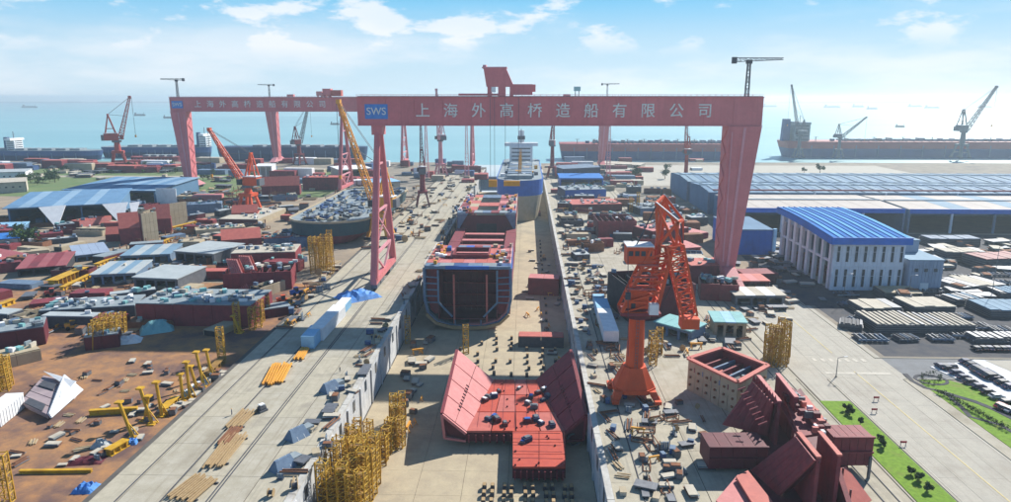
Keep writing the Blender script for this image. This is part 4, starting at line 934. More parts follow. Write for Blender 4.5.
# ================================================================ ship blocks, scaffolds, stores
rnd = random.Random(21)
def ship_block(label, base, w_, d, h, rz=0, mats=('primer', 'primerdark', 'salmon'), tilt=False, ribs=5, topclutter=0, name='ship_block', group=None, flat=False):
    """open steel unit: shell plates round a floor, webs inside, optional sloping side wing"""
    g = thing(name, label, 'ship block', base, rz, group); a, b_, c_ = mats
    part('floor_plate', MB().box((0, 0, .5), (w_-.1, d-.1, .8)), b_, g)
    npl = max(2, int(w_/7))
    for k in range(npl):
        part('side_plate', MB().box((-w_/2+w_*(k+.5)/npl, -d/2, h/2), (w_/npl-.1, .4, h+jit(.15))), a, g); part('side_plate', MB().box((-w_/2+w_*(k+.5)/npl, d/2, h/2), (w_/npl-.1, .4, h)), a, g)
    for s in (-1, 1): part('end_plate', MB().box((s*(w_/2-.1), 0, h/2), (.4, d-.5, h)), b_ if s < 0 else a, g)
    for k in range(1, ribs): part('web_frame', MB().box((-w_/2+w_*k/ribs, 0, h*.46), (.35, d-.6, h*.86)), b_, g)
    if flat: 
        for k in range(npl): part('deck_plate', MB().box((-w_/2+w_*(k+.5)/npl, 0, h+.2), (w_/npl-.12, d-.1, .4)), c_, g)
    if tilt:
        part('wing_plate', MB().slab([(-w_/2, -d/2, h), (w_/2, -d/2, h), (w_/2, -d/2+d*.55, h*1.9), (-w_/2, -d/2+d*.55, h*1.9)], .4), c_, g)
        for k in range(5): part('stiffener', MB().bar((-w_/2+w_*(k+.5)/5, -d/2-.1, h+.1), (-w_/2+w_*(k+.5)/5, -d/2+d*.55-.1, h*1.9), .3, .5), 'pink', g)
    for k in range(topclutter):
        part('fitting', MB().box((rnd.uniform(-.45, .45)*w_, rnd.uniform(-.42, .42)*d, h+.9), (rnd.uniform(.8, 3), rnd.uniform(.6, 2), rnd.uniform(.6, 1.8)), rz=rnd.random()*3), rnd.choice(['deckgrey', 'white', 'bluegrey', 'cream', 'steel', 'teal']), g)
    return g
def blk(label, A, B, d, h, z=-1, **k):
    a, b_ = P(*A, z), P(*B, z); v = b_-a; rz = math.atan2(v.y, v.x); m_ = (a+b_)/2+Vector((-math.sin(rz), math.cos(rz), 0))*d/2
    return ship_block(label, m_, v.length, d, h, rz, **k)
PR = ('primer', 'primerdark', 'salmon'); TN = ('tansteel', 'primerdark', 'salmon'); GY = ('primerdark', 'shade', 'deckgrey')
# left yard blocks
blk('long maroon block with a grey cluttered top in the left yard', (138, 325), (252, 327), 20, 8, mats=('primer', 'primerdark', 'deckgrey'), flat=True, topclutter=60, ribs=10)
blk('long low grey topped block left of the maroon one', (40, 322), (136, 316), 15, 4, mats=('steeldark', 'shade', 'deckgrey'), flat=True, topclutter=40)
blk('grey topped steel unit at the left edge above the yellow posts', (-10, 352), (46, 344), 12, 6, mats=('primerdark', 'shade', 'deckgrey'), flat=True, topclutter=14)
blk('second low grey unit at the left edge with a long dark side', (-8, 372), (42, 360), 8, 3.5, mats=('tansteel', 'shade', 'tansteel'), flat=True, topclutter=6)
blk('dark maroon block with leaning salmon frames right of the grey shelters', (224, 292), (292, 289), 16, 8, mats=PR, ribs=8, topclutter=20)
blk('pale topped block behind the leaning salmon frames', (232, 268), (296, 266), 18, 7, mats=('primer', 'shade', 'cream'), flat=True, topclutter=26)
blk('sloping salmon sided block in the middle of the left yard', (222, 250), (262, 247), 16, 5, mats=('primer', 'primerdark', 'salmon'), tilt=True)
blk('maroon block behind the upright tan panel in the left yard', (121, 245), (142, 243), 12, 9, mats=PR, tilt=True)
blk('small salmon block left of the upright tan panels', (106, 242), (122, 241), 9, 4, mats=PR, tilt=True)
blk('maroon block between the two upright tan panels', (158, 234), (172, 233), 12, 9, mats=PR, tilt=True)
blk('dark blue block row behind the tan panels', (182, 214), (222, 212), 14, 6, mats=('bluegrey', 'shade', 'bluegrey'), flat=True, topclutter=14)
blk('pinkish block under the left rigid leg', (192, 203), (222, 202), 12, 5, mats=('pink', 'primer', 'pink'), flat=True)
blk('row of maroon blocks right of the red lattice crane', (262, 196), (300, 195), 14, 8, mats=PR, tilt=True)
blk('large maroon block wall under the left beam', (303, 190), (342, 190), 16, 11, mats=PR, flat=True, topclutter=10)
blk('orange red block below the red lattice crane', (232, 221), (258, 220), 12, 5, mats=('cranered', 'primerdark', 'salmon'), tilt=True)
blk('long cream topped block beside the dark green hull', (258, 226), (286, 214), 26, 4, mats=('tansteel', 'primerdark', 'cream'), flat=True, topclutter=20)
blk('small salmon and blue block below the dark green hull', (264, 246), (296, 244), 10, 4, mats=('bluegrey', 'shade', 'salmon'), flat=True, topclutter=12)
blk('pale block strewn with fittings left of the dark green hull', (196, 236), (246, 232), 12, 3, mats=('tansteel', 'shade', 'tansteel'), flat=True, topclutter=26)
blk('dark red low block right of the red crane', (150, 222), (184, 219), 10, 4, mats=PR, flat=True, topclutter=8)
blk('row of low purple units before the left workshops', (34, 241), (64, 238), 8, 3, mats=('primer', 'shade', 'primer'), flat=True, topclutter=6)
blk('pink and orange unit before the second workshop', (80, 228), (112, 222), 8, 4, mats=('pink', 'primerdark', 'salmon'), flat=True, topclutter=6)
blk('dark grey unit in front of the white gable fins', (58, 232), (76, 230), 8, 4, mats=GY, flat=True, topclutter=4)
# leaning frames on the dark maroon block
for k, (a, b_) in enumerate((((222, 262), (240, 290)), ((230, 262), (252, 286)))):
    A = P(*b_, -1); g = thing('frame_unit', ['left leaning salmon plate on the maroon block', 'right leaning salmon plate on the maroon block'][k], 'ship block', A)
    for j in range(6): part('frame_bar', MB().bar((j*.9-6, 3-j*.2, 13), (j*.9, -2, 1), .5, .9), 'pink', g)
    part('frame_plate', MB().slab([(-6.5, 4, 13), (-1, 4, 13), (5.4, -.6, 1), (-.6, -.6, 1)], .3), 'salmon', g)
# upright tan panels
for A, B, h, t in (((144, 243), (159, 240), 17, 'nearer upright tan panel of the left yard'), ((171, 227), (188, 224), 15, 'farther upright tan panel of the left yard')):
    a, b_ = P(*A, -1), P(*B, -1); v = b_-a; g = thing('deck_panel_unit', t, 'ship block', a, math.atan2(v.y, v.x)); ww = v.length
    for i in range(4):
        for j in range(3): part('panel', MB().box((ww*(i+.5)/4, 0, h*(j+.5)/3), (ww/4-.1, .7, h/3-.1)), 'tansteel', g)
    for i in range(5): part('stiffener', MB().box((ww*i/4, 1, h/2), (.3, 1.4, h)), 'primer', g)
# pale boxes left of green hull
# right side blocks
blk('maroon block with a pale rim right of the right quay', (598, 238), (636, 238), 24, 10, z=0, mats=('primer', 'primerdark', 'tansteel'), ribs=6, topclutter=6)
blk('long salmon topped low block behind the maroon rimmed one', (572, 212), (622, 211), 26, 5, z=0, mats=('primerdark', 'shade', 'salmon'), flat=True, topclutter=24)
blk('grey blue cluttered unit farther behind on the right', (565, 199), (606, 198), 26, 7, z=0, mats=('bluepaint', 'hullnavy', 'deckgrey'), flat=True, topclutter=30)
blk('large dark maroon block right behind the orange crane', (628, 322), (694, 318), 24, 13, z=0, mats=('primerdark', 'shade', 'primer'), ribs=7, topclutter=6)
blk('maroon block left of the right gantry leg foot', (690, 284), (728, 283), 14, 8, z=0, mats=PR, flat=True, topclutter=8)
blk('maroon block in front of the right gantry leg', (700, 300), (738, 302), 12, 7, z=0, mats=('primer', 'primerdark', 'primer'), ribs=6, topclutter=16)
blk('small maroon block right of the blue wall', (744, 284), (778, 283), 10, 4, z=0, mats=('primerdark', 'shade', 'primer'), flat=True)
blk('maroon unit between the shed row and the orange crane head', (652, 244), (688, 240), 18, 7, z=0, mats=('primer', 'primerdark', 'pink'), flat=True, topclutter=14)
blk('low pink plate stack beside the shed row', (690, 240), (708, 238), 22, 3, z=0, mats=('primer', 'primerdark', 'pink'), flat=True, topclutter=4)
blk('grey unit strewn with pipes near the road by the shed row', (640, 216), (668, 215), 24, 5, z=0, mats=('bluegrey', 'shade', 'deckgrey'), flat=True, topclutter=20)
# dock floor blocks
a = P(527, 299, -12); g = ship_block('maroon wedge block on the dock floor right of the half built hull', P(544, 293, -12), 14.5, 8, 8, -.12, mats=('primer', 'primerdark', 'pink'), flat=True, topclutter=0)
g = ship_block('flat salmon plate raised on trestles in the dock behind the T block', P(541, 345, -12), 17, 5.4, 4.0, -.02, mats=('steeldark', 'shade', 'salmon'), flat=True)
g = ship_block('thin dark red plate lying by the far ship bow', P(528, 215, -12), 20, 12, 2.6, 0, mats=('primerdark', 'shade', 'primer'), flat=True)

# the tan open box block
def tan_box():
    z = 9.0; cs = [P(688.5, 359, z), P(738, 383, z), P(768, 366, z), P(722, 348.5, z)]
    g = thing('open_box_block', 'tan walled open box block with a salmon rim right of the orange crane', 'ship block', (0, 0, 0))
    ctr = sum(cs, Vector())/4
    for k in range(4):
        A, B = cs[k], cs[(k+1) % 4]; n_ = 6 if k in (0, 2) else 4
        for i in range(n_):
            p, q_ = A.lerp(B, i/n_+.004), A.lerp(B, (i+1)/n_-.004); d = (ctr-(p+q_)/2); d.z = 0; d.normalize(); d *= .5
            part('wall_panel', MB().frustum([(p.x,p.y,0),(q_.x,q_.y,0),(q_.x+d.x,q_.y+d.y,0),(p.x+d.x,p.y+d.y,0)], [(p.x,p.y,z),(q_.x,q_.y,z),(q_.x+d.x,q_.y+d.y,z),(p.x+d.x,p.y+d.y,z)]), 'tansteel' if k in (0, 1) else 'primer', g)
            for j in range(3): 
                m_ = p.lerp(q_, .5)-d*.6; part('port_hole', MB().box((m_.x, m_.y, 2+j*2.2), (.5, .5, .5), rz=math.atan2((B-A).y, (B-A).x)), 'rust', g)
        part('rim', MB().bar(A+Vector((0,0,.2)), B+Vector((0,0,.2)), 1.4, .5), 'salmon', g)
    part('floor_plate', MB().prism([(p.x, p.y) for p in [c.lerp(ctr, .06) for c in cs]], .1, 4.2), 'bluegrey', g)
    for k in range(5):
        p = cs[0].lerp(cs[1], .15+.17*k); q_ = cs[3].lerp(cs[2], .15+.17*k); part('cross_beam', MB().bar((p.x, p.y, 6.6), (q_.x, q_.y, 6.6), .6, 1.4), 'bluegrey' if k % 2 else 'primer', g)
    for k in range(14):
        u, v = rnd.uniform(.15, .85), rnd.uniform(.15, .85); p = cs[0].lerp(cs[1], u).lerp(cs[3].lerp(cs[2], u), v); part('fitting', MB().box((p.x, p.y, 5), (rnd.uniform(1, 2.4), rnd.uniform(1, 2), rnd.uniform(1, 3))), rnd.choice(['steel', 'deckgrey', 'steeldark', 'salmon']), g)
    return g
tan_box()

# the dark red cross-shaped block, bottom right
def cross_block():
    g = thing('double_hull_block', 'huge dark red cross shaped hull block at lower right', 'ship block', (0, 0, 0)); o = g
    def pl(pts, mat, t=.5, name='plate'): return part(name, MB().slab([Vector(p) for p in pts], t), mat, g)
    Z = 13.
    # twin longitudinal walls from far to near
    a0, a1 = P(757, 376, 11), P(839, 458, Z); b0, b1 = P(776, 376, 11), P(815, 457, Z)
    def wall(A, B, zt0, zt1, t=.7, mat='primer', n_=6, rim='pink', lift=0):
        d = (B-A); d.z = 0; nn = Vector((-d.y, d.x, 0)).normalized()*t
        for k in range(n_):
            p, q_ = A.lerp(B, k/n_+.004), A.lerp(B, (k+1)/n_-.004)
            z0_, z1_ = zt0+(zt1-zt0)*k/n_, zt0+(zt1-zt0)*(k+1)/n_
            part('wall_plate', MB().frustum([(p.x,p.y,lift),(q_.x,q_.y,lift),(q_.x+nn.x,q_.y+nn.y,lift),(p.x+nn.x,p.y+nn.y,lift)], [(p.x,p.y,z0_),(q_.x,q_.y,z1_),(q_.x+nn.x,q_.y+nn.y,z1_),(p.x+nn.x,p.y+nn.y,z0_)]), mat, g)
            if k: part('web_frame', MB().box((p.x+nn.x*2.4, p.y+nn.y*2.4, (z0_)/2), (.3, .3, z0_*.9)), 'primerdark', g)
        part('lit_edge', MB().bar((A.x+nn.x/2, A.y+nn.y/2, zt0+.15), (B.x+nn.x/2, B.y+nn.y/2, zt1+.15), 1.0, .35), rim, g)  # lighter bar paints the highlight along the wall top
    # far pair (upper) and near pair of walls, tops painted lighter as edge highlights
    L1a, L1b = P(757, 376, 12), P(778, 402, 12); L2a, L2b = P(776, 374, 12), P(795, 398, 12)
    wall(L1a, L1b, 12, 12, n_=4, rim='pink'); wall(L2a, L2b, 12, 12, n_=4, rim='pink')
    N1a, N1b = P(797, 433, 13), P(817, 458, 13); N2a, N2b = P(818, 432, 13), P(838, 456, 13)
    wall(N1a, N1b, 13, 13, n_=4, rim='salmon'); wall(N2a, N2b, 13, 13, n_=4, rim='salmon')
    # ramp deck between the walls
    pl([P(776, 378, 10), P(800, 392, 9), P(830, 432, 8), P(800, 436, 8)], 'primer', .6, 'deck_plate'); pl([P(778, 402, 7.5), P(797, 398, 7.5), P(818, 432, 7.5), P(797, 434, 7.5)], 'primer', .6, 'deck_plate')
    pl([P(796, 398, 9.4), P(806, 395, 9.4), P(830, 425, 9.4), P(820, 432, 9.4)], 'salmon', .5, 'deck_plate')
    # leaning wing plates on the left, built from strakes
    def wing(A, B, C, D, mat, n_=5, rim=True):
        for k in range(n_):
            p0, p1 = A.lerp(B, k/n_+.004), A.lerp(B, (k+1)/n_-.004); q0, q1 = D.lerp(C, k/n_+.004), D.lerp(C, (k+1)/n_-.004)
            part('wing_plate', MB().slab([p0, p1, q1, q0], .45), mat, g)
        for k in range(n_+1):
            p0 = A.lerp(B, k/n_); q0 = D.lerp(C, k/n_); part('stiffener', MB().bar(p0+Vector((1.3,1.0,-.6)), q0+Vector((1.6,1.3,-.2)), .35, .9), 'primerdark', g)
    wing(P(752, 381, 12), P(772, 403, 12), P(766, 436, 2), P(722, 424, 2), 'primer')
    wing(P(795, 436, 13), P(814, 460, 13), P(778, 496, 1), P(750, 470, 1), 'primer')
    # saw-tooth brackets along the far wing's upper edge
    for k in range(9):
        p = P(752, 381, 12).lerp(P(773, 403, 12), k/8); part('bracket', MB().slab([p, p+Vector((.9, 0, 0)), p+Vector((.4, 0, 2.0))], .2), 'primer', g)
    # cross arm: left dark box, right lighter box girder
    def arm(A, B, z0, z1, dep, mats, n_=5, rail='salmon'):
        v = B-A; v.z = 0; ln = v.length; u = v.normalized(); nn = Vector((-u.y, u.x, 0))
        for k in range(n_):
            c_ = A+u*ln*(k+.5)/n_+nn*dep/2; part('arm_plate', MB().box((c_.x, c_.y, (z0+z1)/2), (ln/n_-.1, dep, z1-z0), rz=math.atan2(u.y, u.x)), mats[k % len(mats)], g)
        for z in (z1+.2, (z0+z1)/2):
            c_ = A+u*ln/2-nn*.2; part('arm_rail', MB().box((c_.x, c_.y, z), (ln, .5, .4), rz=math.atan2(u.y, u.x)), rail, g)
    arm(P(709, 456, 4), P(768, 456, 4), 1, 6, 7, ['primerdark'], rail='primerdark'); arm(P(832, 459, 4), P(872, 459, 4), 2.5, 9, 6, ['primer', 'primer'], rail='primer')
    part('arm_leg', MB().bar((P(868, 478, 0).x, P(868, 478, 0).y, 0), (P(868, 478, 0).x, P(868, 478, 0).y, 5), .5), 'steel', g)
    # near right sloping leg and base
    pl([P(833, 470, 5), P(846, 466, 5), P(872, 500, 1), P(852, 508, 1)], 'salmon', .5, 'skirt_plate')
    wall(P(826, 462, 5), P(850, 506, 5), 9, 4, n_=3, mat='primerdark', rim='primer')
    part('base_plate', MB().prism([(p.x, p.y) for p in (P(735, 440), P(800, 392), P(845, 455), P(852, 500), P(768, 510))], .05, 1.2), 'primerdark', g)
    pl([P(736, 476, 4), P(748, 470, 4), P(778, 508, 4), P(758, 512, 4)], 'salmon', .5, 'skirt_plate'); pl([P(716, 500, 3), P(738, 474, 3), P(760, 512, 3), P(735, 520, 3)], 'pink', .5, 'skirt_plate')
    for k in range(26):
        u = rnd.random(); p = P(790, 395, 9.6).lerp(P(828, 436, 9.6), u)+Vector((jit(2.2), jit(1), .6)); part('fitting', MB().box(tuple(p), (rnd.uniform(.5, 1.8), rnd.uniform(.5, 1.5), rnd.uniform(.6, 2))), rnd.choice(['primer', 'primerdark', 'steel', 'white', 'salmon']), g)
    for k in range(8):
        p = P(742+k*3, 390+k*5, 11); part('rung', MB().bar(p+Vector((-1, 0, 0)), p+Vector((1, .5, .6)), .3), 'primer', g)
cross_block()

# ---------------------------------------------------------------- scaffold towers
def scaffold(h, w_=2.0, n_=6):
    g = thing('scaffold_tower', 'x', 'scaffold tower', (0, 0, -200)); f = MB()
    for x in (-1, 1):
        for y in (-1, 1): part('post', MB().bar((x*w_/2, y*w_/2, 0), (x*w_/2, y*w_/2, h), .24), 'scaffold', g)
    for k in range(n_+1):
        z = h*k/n_*.97+.1
        for x, y, x2, y2 in ((-1,-1,1,-1), (1,-1,1,1), (1,1,-1,1), (-1,1,-1,-1)):
            f.bar((x*w_/2, y*w_/2, z), (x2*w_/2, y2*w_/2, z), .16)
            if k < n_: f.bar((x*w_/2, y*w_/2, z), (x2*w_/2, y2*w_/2, z+h/n_*.95), .12)
    part('brace', f, 'scaffold2', g)
    for z in (h*.48, h*.9): part('platform', MB().box((0, 0, z), (w_*.9, w_*.55, .14)), 'ochre', g)
    return g
SCF = [register(scaffold(h, w_, n_)) for h, w_, n_ in ((15, 2.2, 6), (11, 1.9, 5), (18, 2.4, 7))]
def cluster(zone, label, group, n_, z, kind=None, tilt=0, smax=1.15):
    """zone = pixel quad on the ground; towers on a jittered grid inside it"""
    A, B, C_, D = [P(*q, z) for q in zone]; m_ = max(1, int(math.sqrt(n_))); k = 0; rows = math.ceil(n_/m_)
    for i in range(rows):
        for j in range(m_):
            if k >= n_: return
            u, v = (i+.5+jit(.22))/rows, (j+.5+jit(.22))/m_; p = A.lerp(B, v).lerp(D.lerp(C_, v), u)
            src = SCF[kind if kind is not None else rnd.randrange(3)]; s_ = rnd.uniform(.8, smax)
            lb = label.replace('scaffold tower', 'scaffold tower '+('nearest row' if i == 0 else 'rearmost row' if i == rows-1 else 'inner row')+(' left' if j < m_/3 else ' right' if j >= 2*m_/3 else ' centre'))
            o = dup(src, p, rnd.uniform(-.3, .3), lb, group, (1, 1, s_))
            o.rotation_euler.x = jit(.035); o.rotation_euler.y = jit(.035)
            if tilt: o.rotation_euler.x = jit(tilt); o.rotation_euler.y = jit(tilt)
            k += 1
cluster(((318, 520), (366, 520), (384, 462), (352, 462)), 'yellow scaffold tower in the dense nearest thicket at the left dock wall', 'nearest thicket of yellow scaffold towers by the left dock wall', 26, -12, 2, smax=.5)
cluster(((386, 455), (402, 455), (406, 415), (392, 415)), 'yellow scaffold tower in the small group left of the T shaped block', 'small group of yellow scaffold towers left of the red T block', 9, -12, 1, smax=.8)
cluster(((334, 452), (392, 470), (400, 452), (360, 440)), 'low ochre scaffold tower behind the nearest thicket', 'low ochre scaffold towers behind the nearest thicket', 8, -12, 1, smax=.6)
cluster(((762, 367), (786, 369), (790, 355), (768, 353)), 'yellow scaffold tower beside the road right of the tan box block', 'yellow scaffold towers right of the tan box block', 9, 0, 1, smax=1.3)
cluster(((310, 275), (334, 275), (336, 264), (314, 264)), 'yellow scaffold tower in front of the dark green hull', 'yellow scaffold towers before the dark green hull', 10, -1, 2, smax=1.05)
cluster(((86, 352), (112, 348), (128, 334), (100, 336)), 'yellow scaffold tower left of the blue tarpaulin', 'yellow scaffold towers left of the blue tarpaulin', 9, -1, 1, .12, smax=.8)
cluster(((-8, 392), (12, 392), (16, 378), (-8, 378)), 'yellow scaffold tower at the left edge behind the white boat', 'yellow scaffold towers at the left edge', 7, -1, 1, .1, smax=.8)
cluster(((246, 332), (262, 330), (272, 312), (256, 312)), 'yellow scaffold tower at the right end of the long maroon block', 'yellow scaffold towers at the right end of the long maroon block', 6, -1, 1, smax=.7)
cluster(((628, 215), (640, 215), (640, 207), (628, 207)), 'yellow scaffold tower near the shed row in the distance', 'distant yellow scaffold towers near the shed row', 4, 0, 1)
cluster(((645, 363), (662, 372), (664, 352), (648, 350)), 'thin yellow scaffold tower right of the orange crane column', 'thin yellow scaffold towers right of the orange crane column', 3, 0, 1, smax=.8)
for px, py, z, t in ((466, 353, -12, 'single yellow scaffold tower at the keel of the half built hull'), (408, 343, -12, 'single pale scaffold tower in the shade of the left dock wall'), (222, 360, -1, 'yellow scaffold tower on the edge of the dirt yard below the long maroon block'), (238, 332, -1, 'yellow scaffold tower just before the long maroon block right end'), (8, 502, -1, 'yellow scaffold tower in the lower left corner'), (558, 262, -12, 'small scaffold tower on the dock floor beside the hull')):
    dup(SCF[1], P(px, py, z), .2, t)
for s in SCF:
    bye = [s]+[o for o in COL.objects if o.parent == s]
    for o in bye: bpy.data.objects.remove(o)

# ---------------------------------------------------------------- leaning yellow posts along the dirt edge
for k, (bx, by, tx, ty) in enumerate(((133,438,119,402),(152,424,140,388),(162,416,156,382),(183,400,180,374),(190,398,186,362),(204,386,196,352),(145,420,148,396),(212,376,206,350),(198,392,190,366),(240,333,233,316))):
    a = P(bx, by, -1); b_ = PY(tx, ty, a.y+jit(1.5)); g = thing('support_post', ['leaning yellow support post nearest the blue box','tall leaning yellow post second along the dirt edge','third yellow post along the dirt edge','fourth yellow post beside the blue barrels','yellow post just behind the blue barrels','tall yellow post behind the barrels with a crossbar','short yellow post between the first two leaning ones','farthest yellow post on the dirt edge','slim yellow post right of the blue barrels','yellow post by the right end of the long maroon block'][k], 'post', a)
    d = b_-a; part('post', MB().cyl((0, 0, 0), d, .42, 8), 'yellow', g); part('foot_plate', MB().box((0, 0, .15), (2, 2, .3)), 'yellow', g); part('head_plate', MB().box(tuple(d), (1.6, 1.6, .4)), 'yellow', g); part('strut', MB().bar((1.4, .6, .2), d*.5, .22), 'yellow', g)
def girder(label, A, B, z, h, w_, mat, name='girder'):
    a, b_ = P(*A, z), P(*B, z); g = thing(name, label, 'girder', a, 0); d = b_-a
    part('web', MB().bar((0, 0, h/2), d+Vector((0, 0, h/2)), w_*.5, h), mat, g); part('flange', MB().bar((0, 0, h), d+Vector((0, 0, h)), w_, .2).bar((0, 0, .1), d+Vector((0, 0, .1)), w_, .2), mat, g)
    n_ = max(3, int(d.length/3)); st = MB()
    for k in range(n_): st.box(tuple(d*((k+.5)/n_)+Vector((0, 0, h/2))), (.25, w_*.9, h*.9), rz=math.atan2(d.y, d.x))
    part('stiffener', st, mat, g); return g
girder('long yellow girder lying in front of the dirt yard posts', (90, 415), (138, 412), -1, 1.4, 1.2, 'yellow'); girder('thin yellow girder near the lower left corner', (20, 473), (92, 472), -1, .7, .8, 'yellow')
girder('broad bright yellow girder in the left yard', (52, 288), (84, 274), -1, 3.4, 5, 'yellow'); girder('long yellow girder running up the left yard', (62, 291), (150, 249), -1, 1.8, 2.2, 'yellow')
girder('yellow girder lying beyond the tan panels', (140, 254), (178, 238), -1, 1.8, 2.4, 'yellow'); girder('short ochre girder beside the long one', (96, 268), (118, 259), -1, 2, 2.4, 'yellow'); girder('thin far yellow girder in the left yard', (172, 230), (196, 224), -1, 1.8, 2.4, 'yellow')
girder('yellow pallet girder at the foot of the posts', (108, 456), (127, 445), -1, 1.6, 2.2, 'yellow'); girder('yellow girder between the posts and the quay', (163, 414), (176, 402), -1, 1.6, 2.2, 'yellow')
girder('yellow girder by the far end of the dirt edge', (206, 378), (224, 361), -1, 1.6, 2.2, 'ochre'); girder('small yellow girder at the left edge of the yard', (-4, 310), (14, 303), -1, 1.8, 2.4, 'yellow')

# ---------------------------------------------------------------- boat-like white unit and white container, bottom left
def deckhouse_unit():
    z = .5; top = [P(44, 376, z), P(64, 380, z), P(48, 416, z), P(20, 403, z)]
    g = thing('deck_house_unit', 'white and mauve boat shaped deckhouse lying in the dirt yard', 'deckhouse', (0, 0, 0))
    ctr = sum(top, Vector())/4; lo = [ctr.lerp(p, .92) for p in top]
    part('shell', MB().frustum([(p.x, p.y, -.8) for p in lo][::-1], [(p.x, p.y, z) for p in top][::-1]), 'pinkgrey', g)  # mauve in place of white paints the shadow on this face
    n_ = 5
    for k in range(n_):
        a, b_ = top[3].lerp(top[0], k/n_+.01), top[3].lerp(top[0], (k+1)/n_-.01); c_, d = top[2].lerp(top[1], k/n_+.01), top[2].lerp(top[1], (k+1)/n_-.01)
        part('roof_panel', MB().slab([a, c_, d, b_], .3), 'pinkgrey', g)
        if k in (0, 3): part('hatch', MB().slab([a.lerp(c_, .15)+Vector((0,0,.4)), a.lerp(c_, .8)+Vector((0,0,.4)), b_.lerp(d, .8)+Vector((0,0,.4)), b_.lerp(d, .2)+Vector((0,0,.4))], .25), 'steeldark', g)
    tip = P(82, 389, 1.0)
    part('side_screen', MB().slab([top[1]+Vector((0,0,1.6)), top[2]+Vector((0,0,.6)), Vector((top[2].x+.6, top[2].y, -.1)), Vector((tip.x, tip.y, .6))], .4), 'white', g)
    part('prow', MB().slab([top[1]+Vector((0,0,1.6)), Vector((tip.x, tip.y, 1.2)), P(74, 398, 0), P(60, 397, 1.4)], .3), 'white', g); part('prow', MB().slab([top[0]+Vector((0,0,1.6)), P(76, 381, 2.2), P(70, 388, 1.4), top[1]+Vector((0,0,1.0))], .3), 'white', g)
mk('pinkgrey', (.36, .29, .30), (.30, .24, .26), .4, .7)
deckhouse_unit()
def container(label, A, B, w_, h, z, mats=('white', 'lightblue'), name='container', group=None):
    a, b_ = P(*A, z), P(*B, z); d = b_-a; ln = d.length; g = thing(name, label, 'container', (a+b_)/2, math.atan2(d.y, d.x), group)
    part('body', MB().box((0, 0, h/2+.15), (ln, w_, h)), mats[1], g); part('roof', MB().box((0, 0, h+.25), (ln+.1, w_+.1, .2)), mats[0], g)
    n_ = max(4, int(ln/1.2))
    for s in (-1, 1):
        rb = MB()
        for k in range(n_): rb.box((-ln/2+ln*(k+.5)/n_, s*(w_/2+.05), h/2+.1), (.25, .12, h*.9))
        part('corrugation', rb, mats[1], g)
    part('door', MB().box((ln/2+.06, 0, h/2), (.12, w_*.9, h*.9)), mats[1], g); return g
container('white corrugated container in the dirt yard at the left edge', (-8, 428), (17, 408), 4.2, 4.0, -1, ('white', 'white'))
container('long white trailer parked on the left quay', (317, 341), (340, 316), 4.4, 4.2, 0, ('white', 'white'))
container('container coloured blue for the gantry beam shade on the left quay', (308, 349), (318, 337), 4.2, 4.0, 0, ('lightblue', 'lightblue'))  # light blue puts the beam's shade into the box colour
container('white roofed site cabin behind the trailer on the left quay', (341, 313), (347, 306), 3.6, 3.2, 0, ('white', 'lightblue'))
# white lorry on right quay
def lorry():
    a, b_ = P(611, 345), P(598, 303); d = b_-a; g = thing('lorry', 'white box lorry parked on the right quay with half its roof coloured blue for shade', 'lorry', (a+b_)/2, math.atan2(d.y, d.x)); ln = d.length
    part('chassis', MB().box((0, 0, .9), (ln, 3, .5)), 'steeldark', g)
    for k in range(3): part('cargo_box', MB().box((-ln/2+ln*.27*(k+.5), 0, 3.0), (ln*.27-.3, 5, 3.6)), 'white' if k < 2 else 'lightblue', g)  # light blue front box and cab paint shade on a white lorry
    cb = part('cab', MB().box((ln/2-1.8, 0, 2.4), (3, 4.4, 3.0)), 'lightblue', g); part('windscreen', MB().box((ln/2-.25, 0, 3.0), (.14, 3.8, 1.2)), 'window', cb)
    for x in (-ln*.4, -ln*.3, ln*.05, ln*.4):
        for s in (-1, 1): w__ = part('wheel', MB().cyl((x, s*1.3, .55), (x, s*1.9, .55), .55, 12), 'rubber', g)
lorry()
# tarpaulin covered piles
def pile(label, px, py, z, w_, d, h, mat, n_=10, name='tarpaulin_pile', cat='tarpaulin', seed=1):
    r_ = random.Random(seed); c_ = P(px, py, z); vs, fs = [], []; m_ = 8
    for i in range(n_+1):
        for j in range(m_+1):
            u, v = i/n_*2-1, j/m_*2-1; e = max(0, 1-max(abs(u)**3, abs(v)**3)); vs.append((u*w_/2, v*d/2, h*e*r_.uniform(.45, 1.0)+.02))
    for i in range(n_):
        for j in range(m_): k = i*(m_+1)+j; fs.append((k, k+m_+1, k+m_+2, k+1))
    return single(name, MB().add(vs, fs), mat, label, cat, c_, r_.random())
pile('crumpled blue tarpaulin pile beside the nearest gantry leg', 358, 297, 0, 16, 13, 3.2, 'bluetarp', seed=2); pile('blue grey tarpaulin on the low ground below the long maroon block', 157, 330, -1, 11, 9, 4, 'teal', seed=3)
pile('crumpled white sheeting heap right of the yellow scaffold in the left yard', 124, 342, -1, 11, 6, 2.8, 'white', seed=4); pile('small bright blue tarpaulin at the bottom of the dirt edge', 86, 489, -1, 4.4, 4, 1.6, 'bluetarp', seed=5)
pile('blue box sheeting near the first leaning post', 132, 443, -1, 2.6, 2.6, 1.4, 'bluetarp', seed=6); pile('dark mauve debris heap in the dirt yard', 86, 461, -1, 8, 4, 1.0, 'primerdark', seed=7, name='debris_heap', cat='heap')
pile('grey white debris heap next to the mauve one', 101, 446, -1, 4, 3, 2.0, 'greyroof', seed=8, name='debris_heap', cat='heap'); pile('white sheeting heap left of the yellow scaffold by the block', 36, 330, -1, 6, 5, 2.8, 'white', seed=9)
